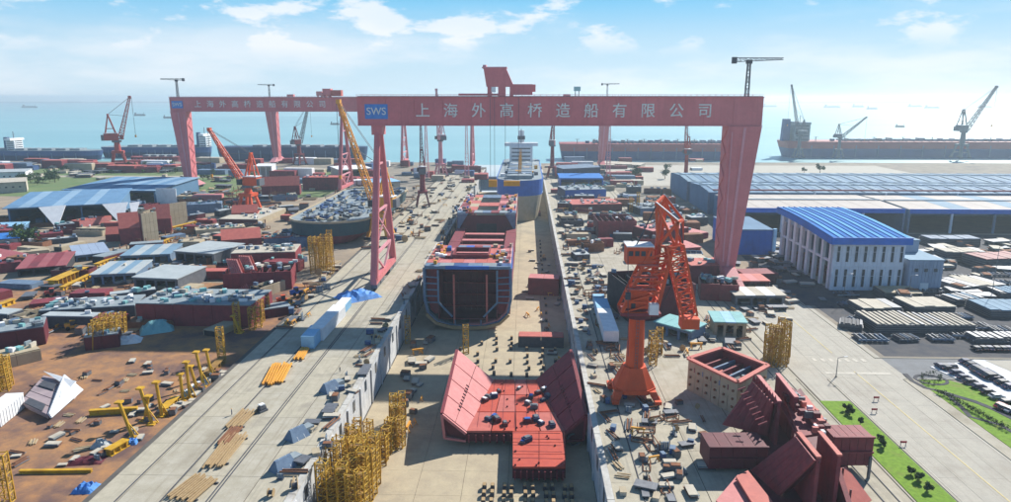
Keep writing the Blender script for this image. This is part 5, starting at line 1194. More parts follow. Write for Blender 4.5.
for k, (px, py) in enumerate(((184, 397), (188, 396), (191, 393), (194, 391), (198, 388))):
    g = thing('barrel', 'light blue barrel in the row beside the leaning yellow posts', 'barrel', P(px, py, -1), 0, 'light blue barrels on the dirt edge'); part('drum', MB().cyl((0, 0, 0), (0, 0, 1.9), .75, 12), 'lightblue', g); part('lid', MB().cyl((0, 0, 1.9), (0, 0, 2.0), .7, 12), 'white', g); part('hoop', MB().cyl((0, 0, .9), (0, 0, 1.0), .8, 12), 'lightblue', g)
# bundles of wood / pipes on the left quay
def bundle(label, A, B, w_, n_, mat='ochre', h=.45, skew=0):
    a, b_ = P(*A), P(*B); d = b_-a; ln = d.length; g = thing('pipe_bundle', label, 'pipes', (a+b_)/2, math.atan2(d.y, d.x)); me = MB().box((0, 0, .5), (1, h, h)).mesh('pipe', mat)
    for k in range(n_):
        o = link('pipe', me, g, (jit(.6)+skew*(k-n_/2), -w_/2+w_*(k+.5)/n_, .12), jit(.03)); o.scale = (ln*rnd.uniform(.8, 1.0), 1, 1)
    for u in (-.35, .35): part('skid', MB().box((u*ln, 0, .18), (.4, w_*1.1, .3)), 'steeldark', g)
    return g
bundle('bright yellow pipe bundle on the left quay nearest the trailer', (272, 386), (283, 364), 6, 8, 'craneyellow', .5); bundle('small yellow pipe bundle just left of the blue topped container', (298, 361), (306, 349), 3, 5, 'craneyellow', .5)
bundle('long tan pipe bundle in the middle of the left quay', (212, 470), (240, 434), 5, 8, 'wood', .35); bundle('nearest tan pipe bundle on the left quay', (178, 502), (208, 478), 6.5, 10, 'wood', .35)
bundle('tan pipe bundle farther up the left quay', (232, 430), (250, 411), 4.5, 6, 'wood', .35); bundle('dark rusty pipe bundle beside the tan one', (222, 446), (238, 428), 3, 5, 'rust', .4)
# clutter kinds copied over the quays
def kinds():
    K = {}
    g = thing('gas_rack', 'x', 'gas rack', (0, 0, -200)); part('frame', MB().box((0, 0, .15), (1.8, 1.2, .2)).bar((-.85, 0, 0), (-.85, 0, 1.8), .12).bar((.85, 0, 0), (.85, 0, 1.8), .12), 'steel', g)
    for k in range(4): part('cylinder', MB().cyl((-.55+k*.37, 0, .2), (-.55+k*.37, 0, 1.6), .17, 8), 'bluegrey' if k % 2 else 'deckgrey', g)
    K['gas_rack'] = g
    g = thing('cable_drum', 'x', 'cable drum', (0, 0, -200)); part('core', MB().cyl((0, -.5, .9), (0, .5, .9), .5, 10), 'steeldark', g)
    for s in (-.55, .55): part('flange', MB().cyl((0, s-.05, .9), (0, s+.05, .9), .9, 12), 'wood', g)
    K['cable_drum'] = g
    g = thing('welding_set', 'x', 'welding set', (0, 0, -200)); part('cabinet', MB().box((0, 0, .8), (1.7, 1.1, 1.1)), 'hullblue', g); part('lid', MB().box((0, 0, 1.4), (1.8, 1.2, .1)), 'bluegrey', g); part('skid', MB().box((0, 0, .12), (1.9, 1.0, .2)), 'steeldark', g); K['welding_set'] = g
    g = thing('steel_crate', 'x', 'crate', (0, 0, -200)); part('bin', MB().box((0, 0, .7), (2.2, 1.5, 1.2)), 'steel', g); part('scrap', MB().box((0, 0, 1.35), (1.9, 1.2, .3)), 'rust', g); part('rim', MB().box((0, .75, 1.3), (2.3, .1, .12)).box((0, -.75, 1.3), (2.3, .1, .12)), 'steeldark', g); K['steel_crate'] = g
    g = thing('plate_stack', 'x', 'plate stack', (0, 0, -200))
    for k in range(4): part('plate', MB().box((jit(.15), jit(.15), .15+k*.22), (3.4, 1.7, .14), rz=jit(.05)), ['steel', 'rust', 'deckgrey', 'cream'][k], g)
    K['plate_stack'] = g
    g = thing('tool_box', 'x', 'tool box', (0, 0, -200)); part('case', MB().box((0, 0, .4), (2.0, 1.2, .7)), 'cream', g); part('lid', MB().box((0, 0, .8), (2.1, 1.3, .12)), 'tansteel', g); part('handle', MB().box((0, -.66, .5), (.6, .08, .12)), 'steel', g); K['tool_box'] = g
    g = thing('trestle', 'x', 'trestle', (0, 0, -200)); part('top_beam', MB().box((0, 0, 1.2), (2.8, .4, .35)), 'craneyellow', g)
    for s in (-1, 1): part('leg', MB().bar((s*1.1, -.6, 0), (s*1.1, 0, 1.1), .18).bar((s*1.1, .6, 0), (s*1.1, 0, 1.1), .18), 'craneyellow', g)
    K['trestle'] = g
    g = thing('flat_unit', 'x', 'steel unit', (0, 0, -200)); part('panel', MB().box((0, 0, .8), (4.2, 2.4, .25)), 'steel', g)
    for s in (-1, 0, 1): part('support', MB().box((s*1.6, 0, .35), (.4, 2.0, .65)), 'steeldark', g)
    K['flat_unit'] = g
    g = thing('pipe_pile', 'x', 'pipes', (0, 0, -200))
    for k in range(5): part('pipe', MB().cyl((-2.6+jit(.3), -.7+k*.34, .3+(k % 2)*.2), (2.6+jit(.3), -.7+k*.34+jit(.1), .3+(k % 2)*.2), .17, 6), ['steel', 'rust', 'steeldark', 'rust', 'deckgrey'][k], g)
    K['pipe_pile'] = g
    g = thing('timber_pile', 'x', 'timber', (0, 0, -200))
    for k in range(6): part('plank', MB().box((jit(.3), -.8+k*.32, .2+(k % 3)*.12), (3.4+jit(.5), .26, .16), rz=jit(.12)), 'wood' if k % 2 else 'tansteel', g)
    K['timber_pile'] = g
    g = thing('steel_cradle', 'x', 'cradle', (0, 0, -200)); part('frame', MB().bar((-2, -1, .2), (2, -1, .2), .22).bar((-2, 1, .2), (2, 1, .2), .22).bar((-2, -1, .2), (-2, 1, .2), .22).bar((2, -1, .2), (2, 1, .2), .22), 'rust', g)
    for sx in (-2, 2):
        for sy in (-1, 1): part('upright', MB().bar((sx, sy, .2), (sx, sy, 1.7), .2), 'rust', g)
    part('cross_bar', MB().bar((-2, -1, 1.6), (2, -1, 1.6), .18), 'rust', g); K['steel_cradle'] = g
    for g in K.values(): register(g)
    return K
KD = kinds()
def scatter(zone, n_, names, where, z=0, smin=.8, smax=1.4, seed=0, align=0.):
    r_ = random.Random(seed); A, B, C_, D = [P(*q, z) for q in zone]; names = names.split()
    nice = {'gas_rack': 'rack of gas cylinders', 'cable_drum': 'wooden cable drum', 'welding_set': 'blue welding cabinet', 'steel_crate': 'bin of rusty scrap', 'plate_stack': 'stack of steel plates', 'tool_box': 'pale tool chest', 'trestle': 'yellow steel trestle', 'flat_unit': 'flat steel panel', 'pipe_pile': 'loose steel pipes', 'timber_pile': 'pile of planks', 'steel_cradle': 'red steel cradle'}
    for k in range(n_):
        u, v = r_.random(), (k+r_.random())/n_; p = A.lerp(B, u).lerp(D.lerp(C_, u), v); nm = r_.choice(names); s_ = r_.uniform(smin, smax)
        dup(KD[nm], (p.x, p.y, z+.02), align+r_.uniform(-.4, .4)+(math.pi/2 if r_.random() < .6 else 0), ('large ' if s_ > (smin+smax)/2 else 'small ')+nice[nm]+' '+where+(', left' if u < .33 else ', right' if u > .66 else ', middle')+(' near' if v < .5 else ' far'), nm.replace('_', ' ')+' items '+where, (s_, s_, s_))
ALL = 'gas_rack cable_drum welding_set steel_crate plate_stack plate_stack tool_box trestle flat_unit pipe_pile pipe_pile timber_pile steel_cradle pipe_pile timber_pile'
SM = 'gas_rack cable_drum welding_set steel_crate plate_stack tool_box pipe_pile timber_pile'
scatter(((262, 502), (302, 502), (392, 318), (380, 318)), 46, SM+' flat_unit', 'along the left rim of the main dock', seed=1)
scatter(((392, 316), (400, 312), (478, 185), (470, 185)), 40, SM, 'farther up the left dock rim', seed=2, smax=1.8)
scatter(((622, 500), (632, 500), (573, 260), (566, 260)), 46, SM, 'along the right rim of the main dock', seed=3, smax=1.1)
scatter(((648, 500), (684, 500), (600, 262), (580, 262)), 70, ALL, 'by the orange crane', seed=4)
scatter(((574, 300), (612, 300), (566, 210), (556, 210)), 60, ALL, 'on the right quay beyond the orange crane', seed=5, smax=1.8)
scatter(((580, 250), (650, 262), (604, 190), (560, 190)), 60, 'flat_unit plate_stack steel_crate pipe_pile timber_pile steel_cradle welding_set tool_box', 'among distant right blocks', seed=6, smax=2.4)
scatter(((640, 500), (735, 500), (700, 405), (640, 400)), 40, 'flat_unit plate_stack steel_crate pipe_pile timber_pile steel_cradle welding_set gas_rack cable_drum', 'before the dark red cross block', seed=7, smin=.6, smax=1.15)
scatter(((640, 360), (700, 360), (740, 320), (650, 330)), 26, ALL, 'behind the orange crane column', seed=8, smax=1.2)
scatter(((690, 352), (790, 345), (790, 300), (700, 316)), 40, 'flat_unit plate_stack steel_crate pipe_pile timber_pile steel_cradle trestle', 'near the cream store', seed=9, smax=1.5)
scatter(((560, 184), (620, 184), (590, 166), (545, 166)), 50, 'flat_unit plate_stack steel_crate tool_box', 'at the far end of the right quay', seed=10, smin=1.2, smax=3)
scatter(((402, 240), (440, 240), (480, 175), (440, 175)), 50, ALL, 'on the left quay beyond the gantry', seed=11, smin=1, smax=2)
scatter(((268, 330), (300, 330), (345, 262), (330, 262)), 36, ALL, 'on the left edge of the left quay', seed=12, smin=.9, smax=1.7)
scatter(((360, 250), (400, 250), (440, 185), (395, 190)), 50, ALL, 'in the yard behind the nearest gantry leg', z=0, seed=13, smin=1, smax=2.2)
scatter(((10, 330), (130, 345), (140, 300), (40, 298)), 60, 'plate_stack flat_unit steel_crate pipe_pile timber_pile steel_cradle tool_box trestle', 'around the grey units in the left yard', z=-1, seed=14, smin=.9, smax=1.8)
scatter(((20, 300), (120, 296), (250, 232), (160, 232)), 90, 'plate_stack flat_unit steel_crate pipe_pile timber_pile steel_cradle tool_box', 'among the shelters of the left yard', z=-1, seed=15, smin=1, smax=2)
scatter(((200, 260), (300, 258), (300, 215), (200, 222)), 60, 'plate_stack flat_unit steel_crate pipe_pile timber_pile steel_cradle trestle tool_box', 'left of the dark green hull', z=-1, seed=16, smin=1, smax=2.2)
scatter(((20, 226), (180, 228), (220, 190), (120, 190)), 60, 'plate_stack flat_unit steel_crate pipe_pile timber_pile', 'around the blue roofed workshops', z=-1, seed=17, smin=1.2, smax=2.4)
scatter(((200, 214), (380, 214), (360, 178), (200, 178)), 100, 'plate_stack flat_unit steel_crate pipe_pile timber_pile steel_cradle tool_box', 'in the far left yard', z=-1, seed=18, smin=1.6, smax=3.4)
scatter(((10, 176), (190, 184), (200, 166), (0, 164)), 60, 'flat_unit tool_box plate_stack', 'along the left shore', z=-1, seed=19, smin=2, smax=4)
scatter(((60, 486), (205, 396), (222, 372), (215, 372)), 30, 'steel_crate plate_stack tool_box gas_rack', 'along the edge of the dirt yard', z=-1, seed=20, smax=1.2)
scatter(((392, 452), (408, 452), (440, 340), (408, 340)), 24, 'steel_crate plate_stack trestle', 'on the dock floor beside the left wall', z=-12, seed=21, smax=1.6)
scatter(((520, 372), (575, 372), (560, 250), (527, 250)), 34, 'trestle steel_crate plate_stack', 'on the dock floor by the hull', z=-12, seed=22, smax=1.2)
scatter(((735, 330), (830, 300), (780, 262), (735, 262)), 40, 'flat_unit plate_stack steel_crate', 'left of the blue roofed hall', seed=23, smin=1, smax=2)
scatter(((900, 305), (1011, 300), (1011, 240), (925, 250)), 60, 'flat_unit plate_stack steel_crate', 'right of the annex', seed=24, smin=1.4, smax=3)
scatter(((750, 262), (775, 262), (900, 240), (800, 222)), 30, 'flat_unit plate_stack', 'before the tan roofed sheds', seed=25, smin=1.6, smax=3)
scatter(((0, 470), (110, 470), (215, 365), (90, 360)), 60, 'plate_stack plate_stack timber_pile pipe_pile steel_crate', 'strewn on the dirt yard', z=-1, seed=31, smin=.5, smax=1.0)
for g in KD.values():
    for o in [c for c, s in TREE[g.name]]: bpy.data.objects.remove(o)
    bpy.data.objects.remove(g)
# keel blocks on the dock floor
kb = MB().box((0, 0, .55), (1.0, 1.5, 1.1)).mesh('keel_block', 'steeldark'); kt = MB().box((0, 0, 1.25), (.8, 1.3, .25)).mesh('timber_cap', 'wood')
def keel(x, y, lab, grp):
    o = link('keel_block', kb, None, (x, y, -12)); o['label'] = lab; o['category'] = 'keel block'; o['group'] = grp; link('timber_cap', kt, o)
for i, x in enumerate((-19.5, -17, -14.5, -12, -9.5, -7.6, -4.8, -3.0, .2, 2, 5, 6.8, 9.6, 11.2)):
    for j in range(12): 
        if i < 4 and j > 5-(i < 2)*2: continue
        keel(x+jit(.15), 113+j*3.2+jit(.2), 'dark keel block in the close rows before the red T shaped block', 'keel blocks before the red T block')
for i, x in enumerate((-24, -17, -11, -5, 1, 6, 11)):
    for j in range(8):
        if rnd.random() < .25: continue
        keel(x+jit(.5), 211+j*6+jit(.8), 'dark keel block on the floor between the T block and the half built hull', 'keel blocks behind the T block')
for j in range(16): keel(9.0+jit(.3), 275+j*11+jit(.5), 'dark keel block in the row right of the half built hull', 'keel blocks beside the half built hull')
# trestles and small blocks under the T block
for k in range(14):
    x = -15+k*2.0; g = thing('support_block', 'low steel support under the red T shaped block', 'support', (x, 172.5, -12), 0, 'supports under the red T block'); part('base', MB().box((0, 0, .4), (.9, .9, .8)), 'steel', g); part('cap', MB().box((0, 0, 1.0), (.6, .6, .5)), 'wood', g)
# bilge pipes at the wing of the T block
for px, py, t in ((449, 428, 'round pipe ring under the left wing of the T block'), (574, 434, 'round pipe ring under the right wing of the T block')):
    p = P(px, py, -9); m_ = MB()
    for k in range(16):
        a, b_ = k*math.pi/8, (k+1)*math.pi/8; m_.bar((1.7*math.cos(a), 0, 1.7*math.sin(a)), (1.7*math.cos(b_), 0, 1.7*math.sin(b_)), .5)
    single('pipe_ring', m_, 'steel', t, 'pipe', (p.x, p.y-.6, -10.2))
# steel stock in the right storage yard: stacks of stiffened panels
def panel_stack(label, A, B, d, h, top, n_, gap=.25, z=0):
    a, b_ = P(*A, z), P(*B, z); v = b_-a; rz = math.atan2(v.y, v.x); m_ = (a+b_)/2+Vector((-math.sin(rz), math.cos(rz), 0))*d/2; g = thing('panel_stack', label, 'steel stack', m_, rz); ln = v.length
    part('stack_body', MB().box((0, 0, h/2), (ln, d, h-.3)), 'steeldark', g)
    for k in range(4): part('plate_layer', MB().box((jit(.2), jit(.2), h*(k+.6)/4.4), (ln+.5, d+.5, .18)), 'steel', g)
    for k in range(n_): part('panel_strip', MB().box((-ln/2+ln*(k+.5)/n_+jit(.15), jit(.6), h+.1+jit(.1)), (ln/n_*(1-gap), d*(1+jit(.08)), .35), rz=jit(.02)), top if rnd.random() < .8 else 'steel', g)
    return g
for A, B, d, h, top, n_, gp, t in (((876,334),(925,334),15,3.4,'cream',9,.45,'striped panel stack nearest the cross street'), ((922,334),(975,334),14,3.2,'cream',10,.5,'striped panel stack right of the nearest striped one'), ((862,316),(902,316),12,3,'cream',4,.06,'pale topped plate stack near the hall corner'), ((914,315),(955,314),13,3,'cream',4,.06,'large cream plate stack in the middle of the storage yard'), ((884,300),(922,301),11,3,'tansteel',4,.06,'tan topped plate stack in front of the annex'), ((963,296),(1004,292),14,3.4,'cream',5,.1,'cream topped plate stack near the right edge'), ((990,318),(1040,318),14,3,'sheetlight',5,.1,'pale plate stack cut by the right edge'), ((955,306),(985,304),8,2.4,'sheetlight',6,.4,'small striped stack between the white and cream ones'), ((976,344),(1030,344),6,2,'steel',8,.3,'dark low stack beside the street at the right edge'), ((840,328),(862,331),7,2,'steeldark',6,.3,'dark steel stack at the road corner'), ((985,270),(1030,268),14,5,'primer',6,.1,'maroon stack at the right edge'), ((945,262),(985,262),10,5,'cream',6,.1,'cream topped stack behind the annex'), ((930,246),(980,246),10,4,'bluegrey',6,.1,'blue grey stack before the right tan shed'), ((1000,300),(1030,300),10,3,'sheetlight',5,.3,'pale striped stack at the right edge')):
    panel_stack(t, A, B, d, h, top, n_, gp)

_r = random.Random(77)
for k, (px, py) in enumerate(((850,306),(872,305),(893,308),(942,322),(960,318),(975,328),(1000,332),(846,296),(905,293),(928,292),(948,300),(975,286),(1004,284),(960,278),(930,280),(1000,276),(865,322),(918,322),(962,336),(1004,342),(905,340),(870,340),(940,340),(985,342))):
    g = thing('steel_stock', 'x', 'steel stock', P(px, py), _r.uniform(-.15, .15)); g['label'] = ('dark stiffened steel frame lying ' + ['beside the hall corner','in the nearest row of the storage yard','in the middle of the storage yard','near the annex','toward the right edge of the storage yard'][0 if px < 870 else 1 if py > 330 else 3 if py < 296 and px < 950 else 4 if px > 955 else 2]); g['group'] = 'dark steel frames: '+g['label']
    ww, dd = _r.uniform(7, 12), _r.uniform(3, 6)
    for j in range(6): part('rib', MB().box((-ww/2+ww*(j+.5)/6, 0, .9), (.3, dd, 1.4+jit(.3))), _r.choice(['steel', 'bluegrey', 'steeldark']), g)
    part('plate', MB().box((0, 0, .25), (ww, dd, .2)), 'steeldark', g)
    for s_ in (-1, 1): part('edge_bar', MB().box((0, s_*dd/2, 1.0), (ww, .3, .5)), _r.choice(['steel', 'deckgrey', 'bluegrey']), g)

# rows of blocks and hulls along the left and middle shore
_r = random.Random(5); cols = [('hullred', 'shade', 'hullred'), ('bluegrey', 'shade', 'bluegrey'), ('white', 'steel', 'white'), ('primer', 'shade', 'salmon'), ('hullblue', 'shade', 'hullblue'), ('tansteel', 'shade', 'cream'), ('primer', 'shade', 'primer')]
nmc = ('red', 'blue grey', 'white', 'maroon and salmon', 'dark blue', 'tan', 'maroon')
for k in range(64):
    band_ = _r.random(); px = _r.uniform(-5, 385); py = 163.5+band_*9 if px < 200 else 162.5+band_*24
    if py > 176 and px < 205: continue
    c_ = _r.randrange(7); w__, d__ = _r.uniform(10, 34), _r.uniform(7, 14)
    ship_block(f'{nmc[c_]} block in the far shore row at ' + ('the left edge' if px < 100 else 'the red harbour crane' if px < 180 else 'the left rigid legs' if px < 300 else 'the left beam end'), P(px, py, -1), w__, d__, _r.uniform(3, 9), _r.uniform(-.1, .1), cols[c_], ribs=2, flat=True, group=f'{nmc[c_]} far shore blocks')
for k in range(26):
    px, py = _r.uniform(555, 700), _r.uniform(161, 186)
    if px > 640 and py > 172: continue
    c_ = _r.randrange(7)
    ship_block(f'{nmc[c_]} block on the far right shore ' + ('near the dock end' if px < 610 else 'before the long red and blue ship'), P(px, py, 0), _r.uniform(8, 30), _r.uniform(6, 12), _r.uniform(2, 6), _r.uniform(-.1, .1), cols[c_], ribs=2, flat=True, group=f'{nmc[c_]} far right shore blocks')
for k in range(24):
    px, py = _r.uniform(405, 500), _r.uniform(164, 184); c_ = _r.randrange(7)
    if px > 485 and py > 168: continue
    ship_block(f'{nmc[c_]} block on the left quay far end ' + ('left' if px < 450 else 'right'), P(px, py, 0), _r.uniform(6, 16), _r.uniform(6, 12), _r.uniform(2, 7), _r.uniform(-.1, .1), cols[c_], ribs=2, flat=True, group=f'{nmc[c_]} far quay blocks')

# lifting lugs and lightening holes on the near blocks
tb = bpy.data.objects['bottom_block']
for k in range(26):
    px, py = _r.choice([(_r.uniform(497, 532), _r.uniform(384, 430)), (_r.uniform(515, 560), _r.uniform(436, 466))]); p = P(px, py, -7.6); part('lifting_lug', MB().box((p.x, p.y, -7.45), (.5, .18, .6)), 'primer', tb)
for k in range(7): part('weld_seam', MB().box((-13+k*3.4, 187.6, -7.56), (.12, 33, .06)), 'primer', tb)
for k in range(5): part('weld_seam', MB().box((3.2, 155+k*3.3, -7.56), (12.6, .12, .06)), 'primer', tb)

# more low steel units filling the left yard
taken = [(o.location.x, o.location.y) for o in COL.objects if not o.parent and o.get('category') in ('ship block', 'shed', 'girder', 'ship')]
kn = (('tansteel', 'shade', 'tansteel', 'tan'), ('primerdark', 'shade', 'deckgrey', 'grey'), ('primer', 'shade', 'primer', 'maroon'), ('bluegrey', 'shade', 'bluegrey', 'blue grey'), ('primer', 'shade', 'salmon', 'salmon'), ('rust', 'shade', 'rust', 'rusty'), ('steeldark', 'shade', 'greyroof', 'pale grey'))
n_ok = 0
for k in range(900):
    if n_ok >= 95: break
    px = _r.uniform(-10, 300); py = _r.uniform(196, 348) if px < 140 else _r.uniform(196, 330)
    p = P(px, py, -1)
    if p.x > -98 or any((p.x-a)**2+(p.y-b_)**2 < 13**2 for a, b_ in taken): continue
    if py < 222 and px < 130: continue
    taken.append((p.x, p.y)); n_ok += 1; c_ = _r.choice(kn); w__, d__ = _r.uniform(9, 20), _r.uniform(4, 8); fr_ = 'front' if py > 290 else 'middle' if py > 240 else 'rear'
    ship_block(f'low {c_[3]} steel unit in the {fr_} of the left yard, ' + ('left side' if px < 100 else 'centre' if px < 200 else 'right side'), p, w__, d__, _r.uniform(1.5, 4.5), _r.choice([0, 0, .5, -.1, 1.2])+_r.uniform(-.15, .15), c_[:3], ribs=3, flat=_r.random() < .75, topclutter=_r.randrange(5), group=f'low {c_[3]} steel units, {fr_} left yard')

n_ok = 0
for k in range(900):
    if n_ok >= 60: break
    px, py = _r.uniform(556, 700), _r.uniform(168, 262); p = P(px, py, 0)
    if p.x < 26 or (p.x > 118) or any((p.x-a)**2+(p.y-b_)**2 < 14**2 for a, b_ in taken) or (px > 640 and py < 182): continue
    taken.append((p.x, p.y)); n_ok += 1; c_ = _r.choice(kn); fr_ = 'nearer part' if py > 215 else 'farther part'
    ship_block(f'low {c_[3]} steel unit right of the dock, {fr_}, ' + ('beside the quay lane' if px < 600 else 'toward the shed row'), p, _r.uniform(7, 16), _r.uniform(4, 10), _r.uniform(1.5, 5.5), _r.uniform(-.25, .25), c_[:3], ribs=3, flat=_r.random() < .7, topclutter=_r.randrange(6), group=f'low {c_[3]} steel units right of the dock, {fr_}')
# ================================================================ cars, people, trees, lamps
def car(mat):
    g = thing('parked_car', 'x', 'car', (0, 0, -200)); prof = [(-2.15,.35),(-2.2,.75),(-1.85,.92),(-1.2,1.38),(.55,1.42),(1.15,.98),(2.0,.82),(2.2,.6),(2.15,.32)]
    part('body', MB().frustum([(x, -.88, z) for x, z in prof], [(x, .88, z) for x, z in prof]), mat, g)
    part('side_window', MB().box((-.3, 0, 1.14), (1.5, 1.80, .3)), 'window', g); part('windscreen', MB().slab([(.56,-.72,1.40),(.56,.72,1.40),(1.12,.76,1.03),(1.12,-.76,1.03)], .05), 'window', g); part('rear_window', MB().slab([(-1.25,-.7,1.38),(-1.8,-.74,.98),(-1.8,.74,.98),(-1.25,.7,1.38)], .05), 'window', g)
    for x in (-1.35, 1.35):
        for s in (-1, 1):
            w_ = part('wheel', MB().cyl((x, s*.72, .32), (x, s*.92, .32), .32, 12), 'rubber', g); part('rim', MB().cyl((x, s*.9, .32), (x, s*.94, .32), .18, 8), 'carsilver', w_)
    for s in (-1, 1): part('headlight', MB().box((2.14, s*.62, .62), (.12, .34, .14)), 'white', g); part('tail_light', MB().box((-2.18, s*.62, .7), (.08, .34, .14)), 'carred', g)
    return register(g)
CARS = [car('carblack'), car('carnavy'), car('carsilver'), car('carred')]; cn = ('black', 'navy', 'silver', 'red')
def lot(A, B, n_, rz, where, pat, s_=.92, skip=()):
    a, b_ = P(*A), P(*B); rz = math.atan2((b_-a).y, (b_-a).x)+1.571
    for k in range(n_):
        if k in skip: continue
        c_ = pat[k % len(pat)]; p = a.lerp(b_, k/(n_-1)); dup(CARS[c_], (p.x+jit(.2), p.y+jit(.2), .2), rz+jit(.05), f'{cn[c_]} car parked {where}', f'{cn[c_]} cars parked {where}', (s_,)*3)
lot((948, 370), (1005, 404), 8, .35, 'in the row nearest the garden lawn', [0, 1, 1, 0, 1, 0, 2]); lot((940, 368), (952, 368), 4, .35, 'at the left tip of the car park', [1, 0]); lot((967, 364), (977, 370), 3, .35, 'in the first cluster of the far row', [1, 0], 1.0); lot((981, 373), (991, 379), 3, .35, 'in the middle cluster of the far row', [0, 1], 1.3); lot((996, 381), (1010, 389), 3, .35, 'in the right hand cluster of the far row', [1, 0], 1.0)
lot((1000, 408), (1015, 414), 4, .35, 'at the lower right end of the car park', [3, 0, 2, 1]); lot((976, 350), (1008, 350), 6, 0, 'along the cross street beside the dark stack', [0, 0, 1])
for g in CARS:
    def rm(l):
        for o, s in l: rm(s); bpy.data.objects.remove(o)
    rm(TREE[g.name]); bpy.data.objects.remove(g)
# vegetation: trunk, limbs and a crown of many small leaf faces
def crown_mesh(r_, w_, h, z0, n_, leaf, lumps=7):
    cs = [(r_.uniform(-.55, .55)*w_/2, r_.uniform(-.55, .55)*w_/2, z0+h*r_.uniform(.25, .8), r_.uniform(.28, .5)*w_/2) for _ in range(lumps)]; m_ = MB()
    for k in range(n_):
        c_ = r_.choice(cs); d = Vector((r_.gauss(0, 1), r_.gauss(0, 1), r_.gauss(0, .8))).normalized()*c_[3]*r_.uniform(.55, 1.08); p = Vector(c_[:3])+d
        a = Vector((r_.gauss(0, 1), r_.gauss(0, 1), r_.gauss(0, 1))).normalized()*leaf; b_ = a.cross(d.normalized()+Vector((0, 0, .2))).normalized()*leaf*.6
        m_.add([p-a, p+b_, p+a, p-b_], [(0, 1, 2, 3)])
    return m_
def tree(label, p, h, w_, seed, mat='leaf', group=None, n_=420, name='tree'):
    r_ = random.Random(seed); g = thing(name, label, 'tree' if name == 'tree' else 'shrub', p, 0, group); t = MB().cyl((0, 0, 0), (0, 0, h*.5), h*.035, 7, h*.02)
    for k in range(4): a = k*1.6+r_.random(); t.cyl((0, 0, h*.3), (math.cos(a)*w_*.3, math.sin(a)*w_*.3, h*.65), h*.015, 5, h*.006)
    part('trunk', t, 'bark', g); part('crown', crown_mesh(r_, w_, h*.75, h*.25, n_, w_*.075), mat, g); return g
for k, (px, py, w_, t) in enumerate(((846, 411, 3.2, 'first round shrub at the far end of the grass verge'), (850, 415.5, 3.0, 'second round shrub close behind the first on the verge'), (860, 425, 2.4, 'lone small shrub on the grass verge left of the lamp'), (881, 443, 2.8, 'shrub beside the end of the red box girder'), (884, 448, 3.2, 'larger shrub just below the girder end on the verge'), (911, 475, 2.8, 'upper left shrub of the nearest trio on the verge'), (918, 481, 3.0, 'middle shrub of the nearest trio on the verge'), (927, 491.5, 2.7, 'lowest shrub of the nearest trio on the verge'))):
    tree(t, P(px, py), 2.2, w_*.8, 40+k, 'leaf', n_=800, name='shrub')
for k, (px, py, h, t) in enumerate(((637, 178, 13, 'green tree on the shore apron beyond the sheds'), (665, 179, 11, 'second green tree nearer the long shed'), (820, 173, 10, 'small dark tree group in front of the far right ship'), (804, 173, 6, 'lone tiny tree left of that dark group'), (668, 172, 9, 'small tree behind the second green tree'))):
    tree(t, P(px, py), h, h*1.1, 60+k, 'leaf', n_=320)
rr = random.Random(9)
for k in range(60):
    zone = rr.choice([((20, 178), (60, 186)), ((60, 168), (180, 175)), ((195, 170), (270, 182)), ((18, 236), (36, 246))]); px, py = rr.uniform(zone[0][0], zone[1][0]), rr.uniform(zone[0][1], zone[1][1]); h = rr.uniform(5, 10)
    lab = {20: 'green tree in the strip behind the left edge buildings', 60: 'green tree along the left shore road', 195: 'green tree under the left gantry beam near the shore', 18: 'small tree by the left edge cream building'}[zone[0][0]]
    tree(lab, P(px, py, -1), h, h*1.2, 100+k, rr.choice(['leaf', 'leaflight']), 'trees: '+lab, n_=140)
# garden hedge clumps
for k in range(22):
    px, py = 938+k*3.2+rr.uniform(-1, 1), 393+k*1.75+rr.uniform(-1, 1); tree('low dark shrub lining the garden path', P(px, py), 1.6, 2.2, 200+k, 'leaf', 'low shrubs lining the garden path', n_=70, name='shrub')
for k in range(10):
    a = k*.63; tree('low dark shrub round the garden ring path', P(931+9*math.cos(a), 380+5*math.sin(a)), 1.5, 1.9, 260+k, 'leaf', 'low shrubs round the garden ring', n_=60, name='shrub')
# lamps and signs along the road
def lamp(label, p, h=9, arm=2.2, rz=0):
    g = thing('street_lamp', label, 'street lamp', p, rz); part('pole', MB().cyl((0, 0, 0), (0, 0, h), .14, 8, .09), 'steel', g); part('base', MB().cyl((0, 0, 0), (0, 0, .5), .3, 8), 'concrete', g); part('arm', MB().bar((0, 0, h), (arm, 0, h+.5), .12), 'steel', g); part('lamp_head', MB().box((arm, 0, h+.45), (1.0, .35, .2)), 'white', g)
lamp('slim street lamp at the edge of the storage yard road', P(843, 304), 12); lamp('tall pinkish lamp mast near the right edge of the storage yard', P(991, 300), 22)
lamp('street lamp at the far end of the road crossing', P(836, 377), 6); lamp('street lamp by the left end of the annex', P(908, 300), 10)
# two-legged portable barriers standing in the road
for px, py, t in ((876, 401, 'far portable barrier standing in the road'), (874, 413, 'middle portable barrier standing in the road'), (903, 446, 'nearest portable barrier standing in the road')):
    g = thing('portable_barrier', t, 'barrier', P(px, py)); part('board', MB().box((0, 0, 1.1), (1.5, .12, .5)), 'carred', g); part('frame', MB().bar((-.6, 0, 0), (-.6, 0, 1.4), .1).bar((.6, 0, 0), (.6, 0, 1.4), .1), 'steel', g); part('foot', MB().box((-.6, 0, .05), (.12, 1, .1)).box((.6, 0, .05), (.12, 1, .1)), 'steel', g)
# tall mast standing out of frame at right; its long shadow crosses the road corner
g = thing('lighting_mast', 'tall dark lighting mast at the lower right corner of the yard', 'mast', (144.0, 178, 0)); part('pole', MB().cyl((0, 0, 0), (0, 0, 40), .55, 8, .4), 'steeldark', g); part('lamp_ring', MB().cyl((0, 0, 38), (0, 0, 38.6), 1.6, 10), 'steel', g)
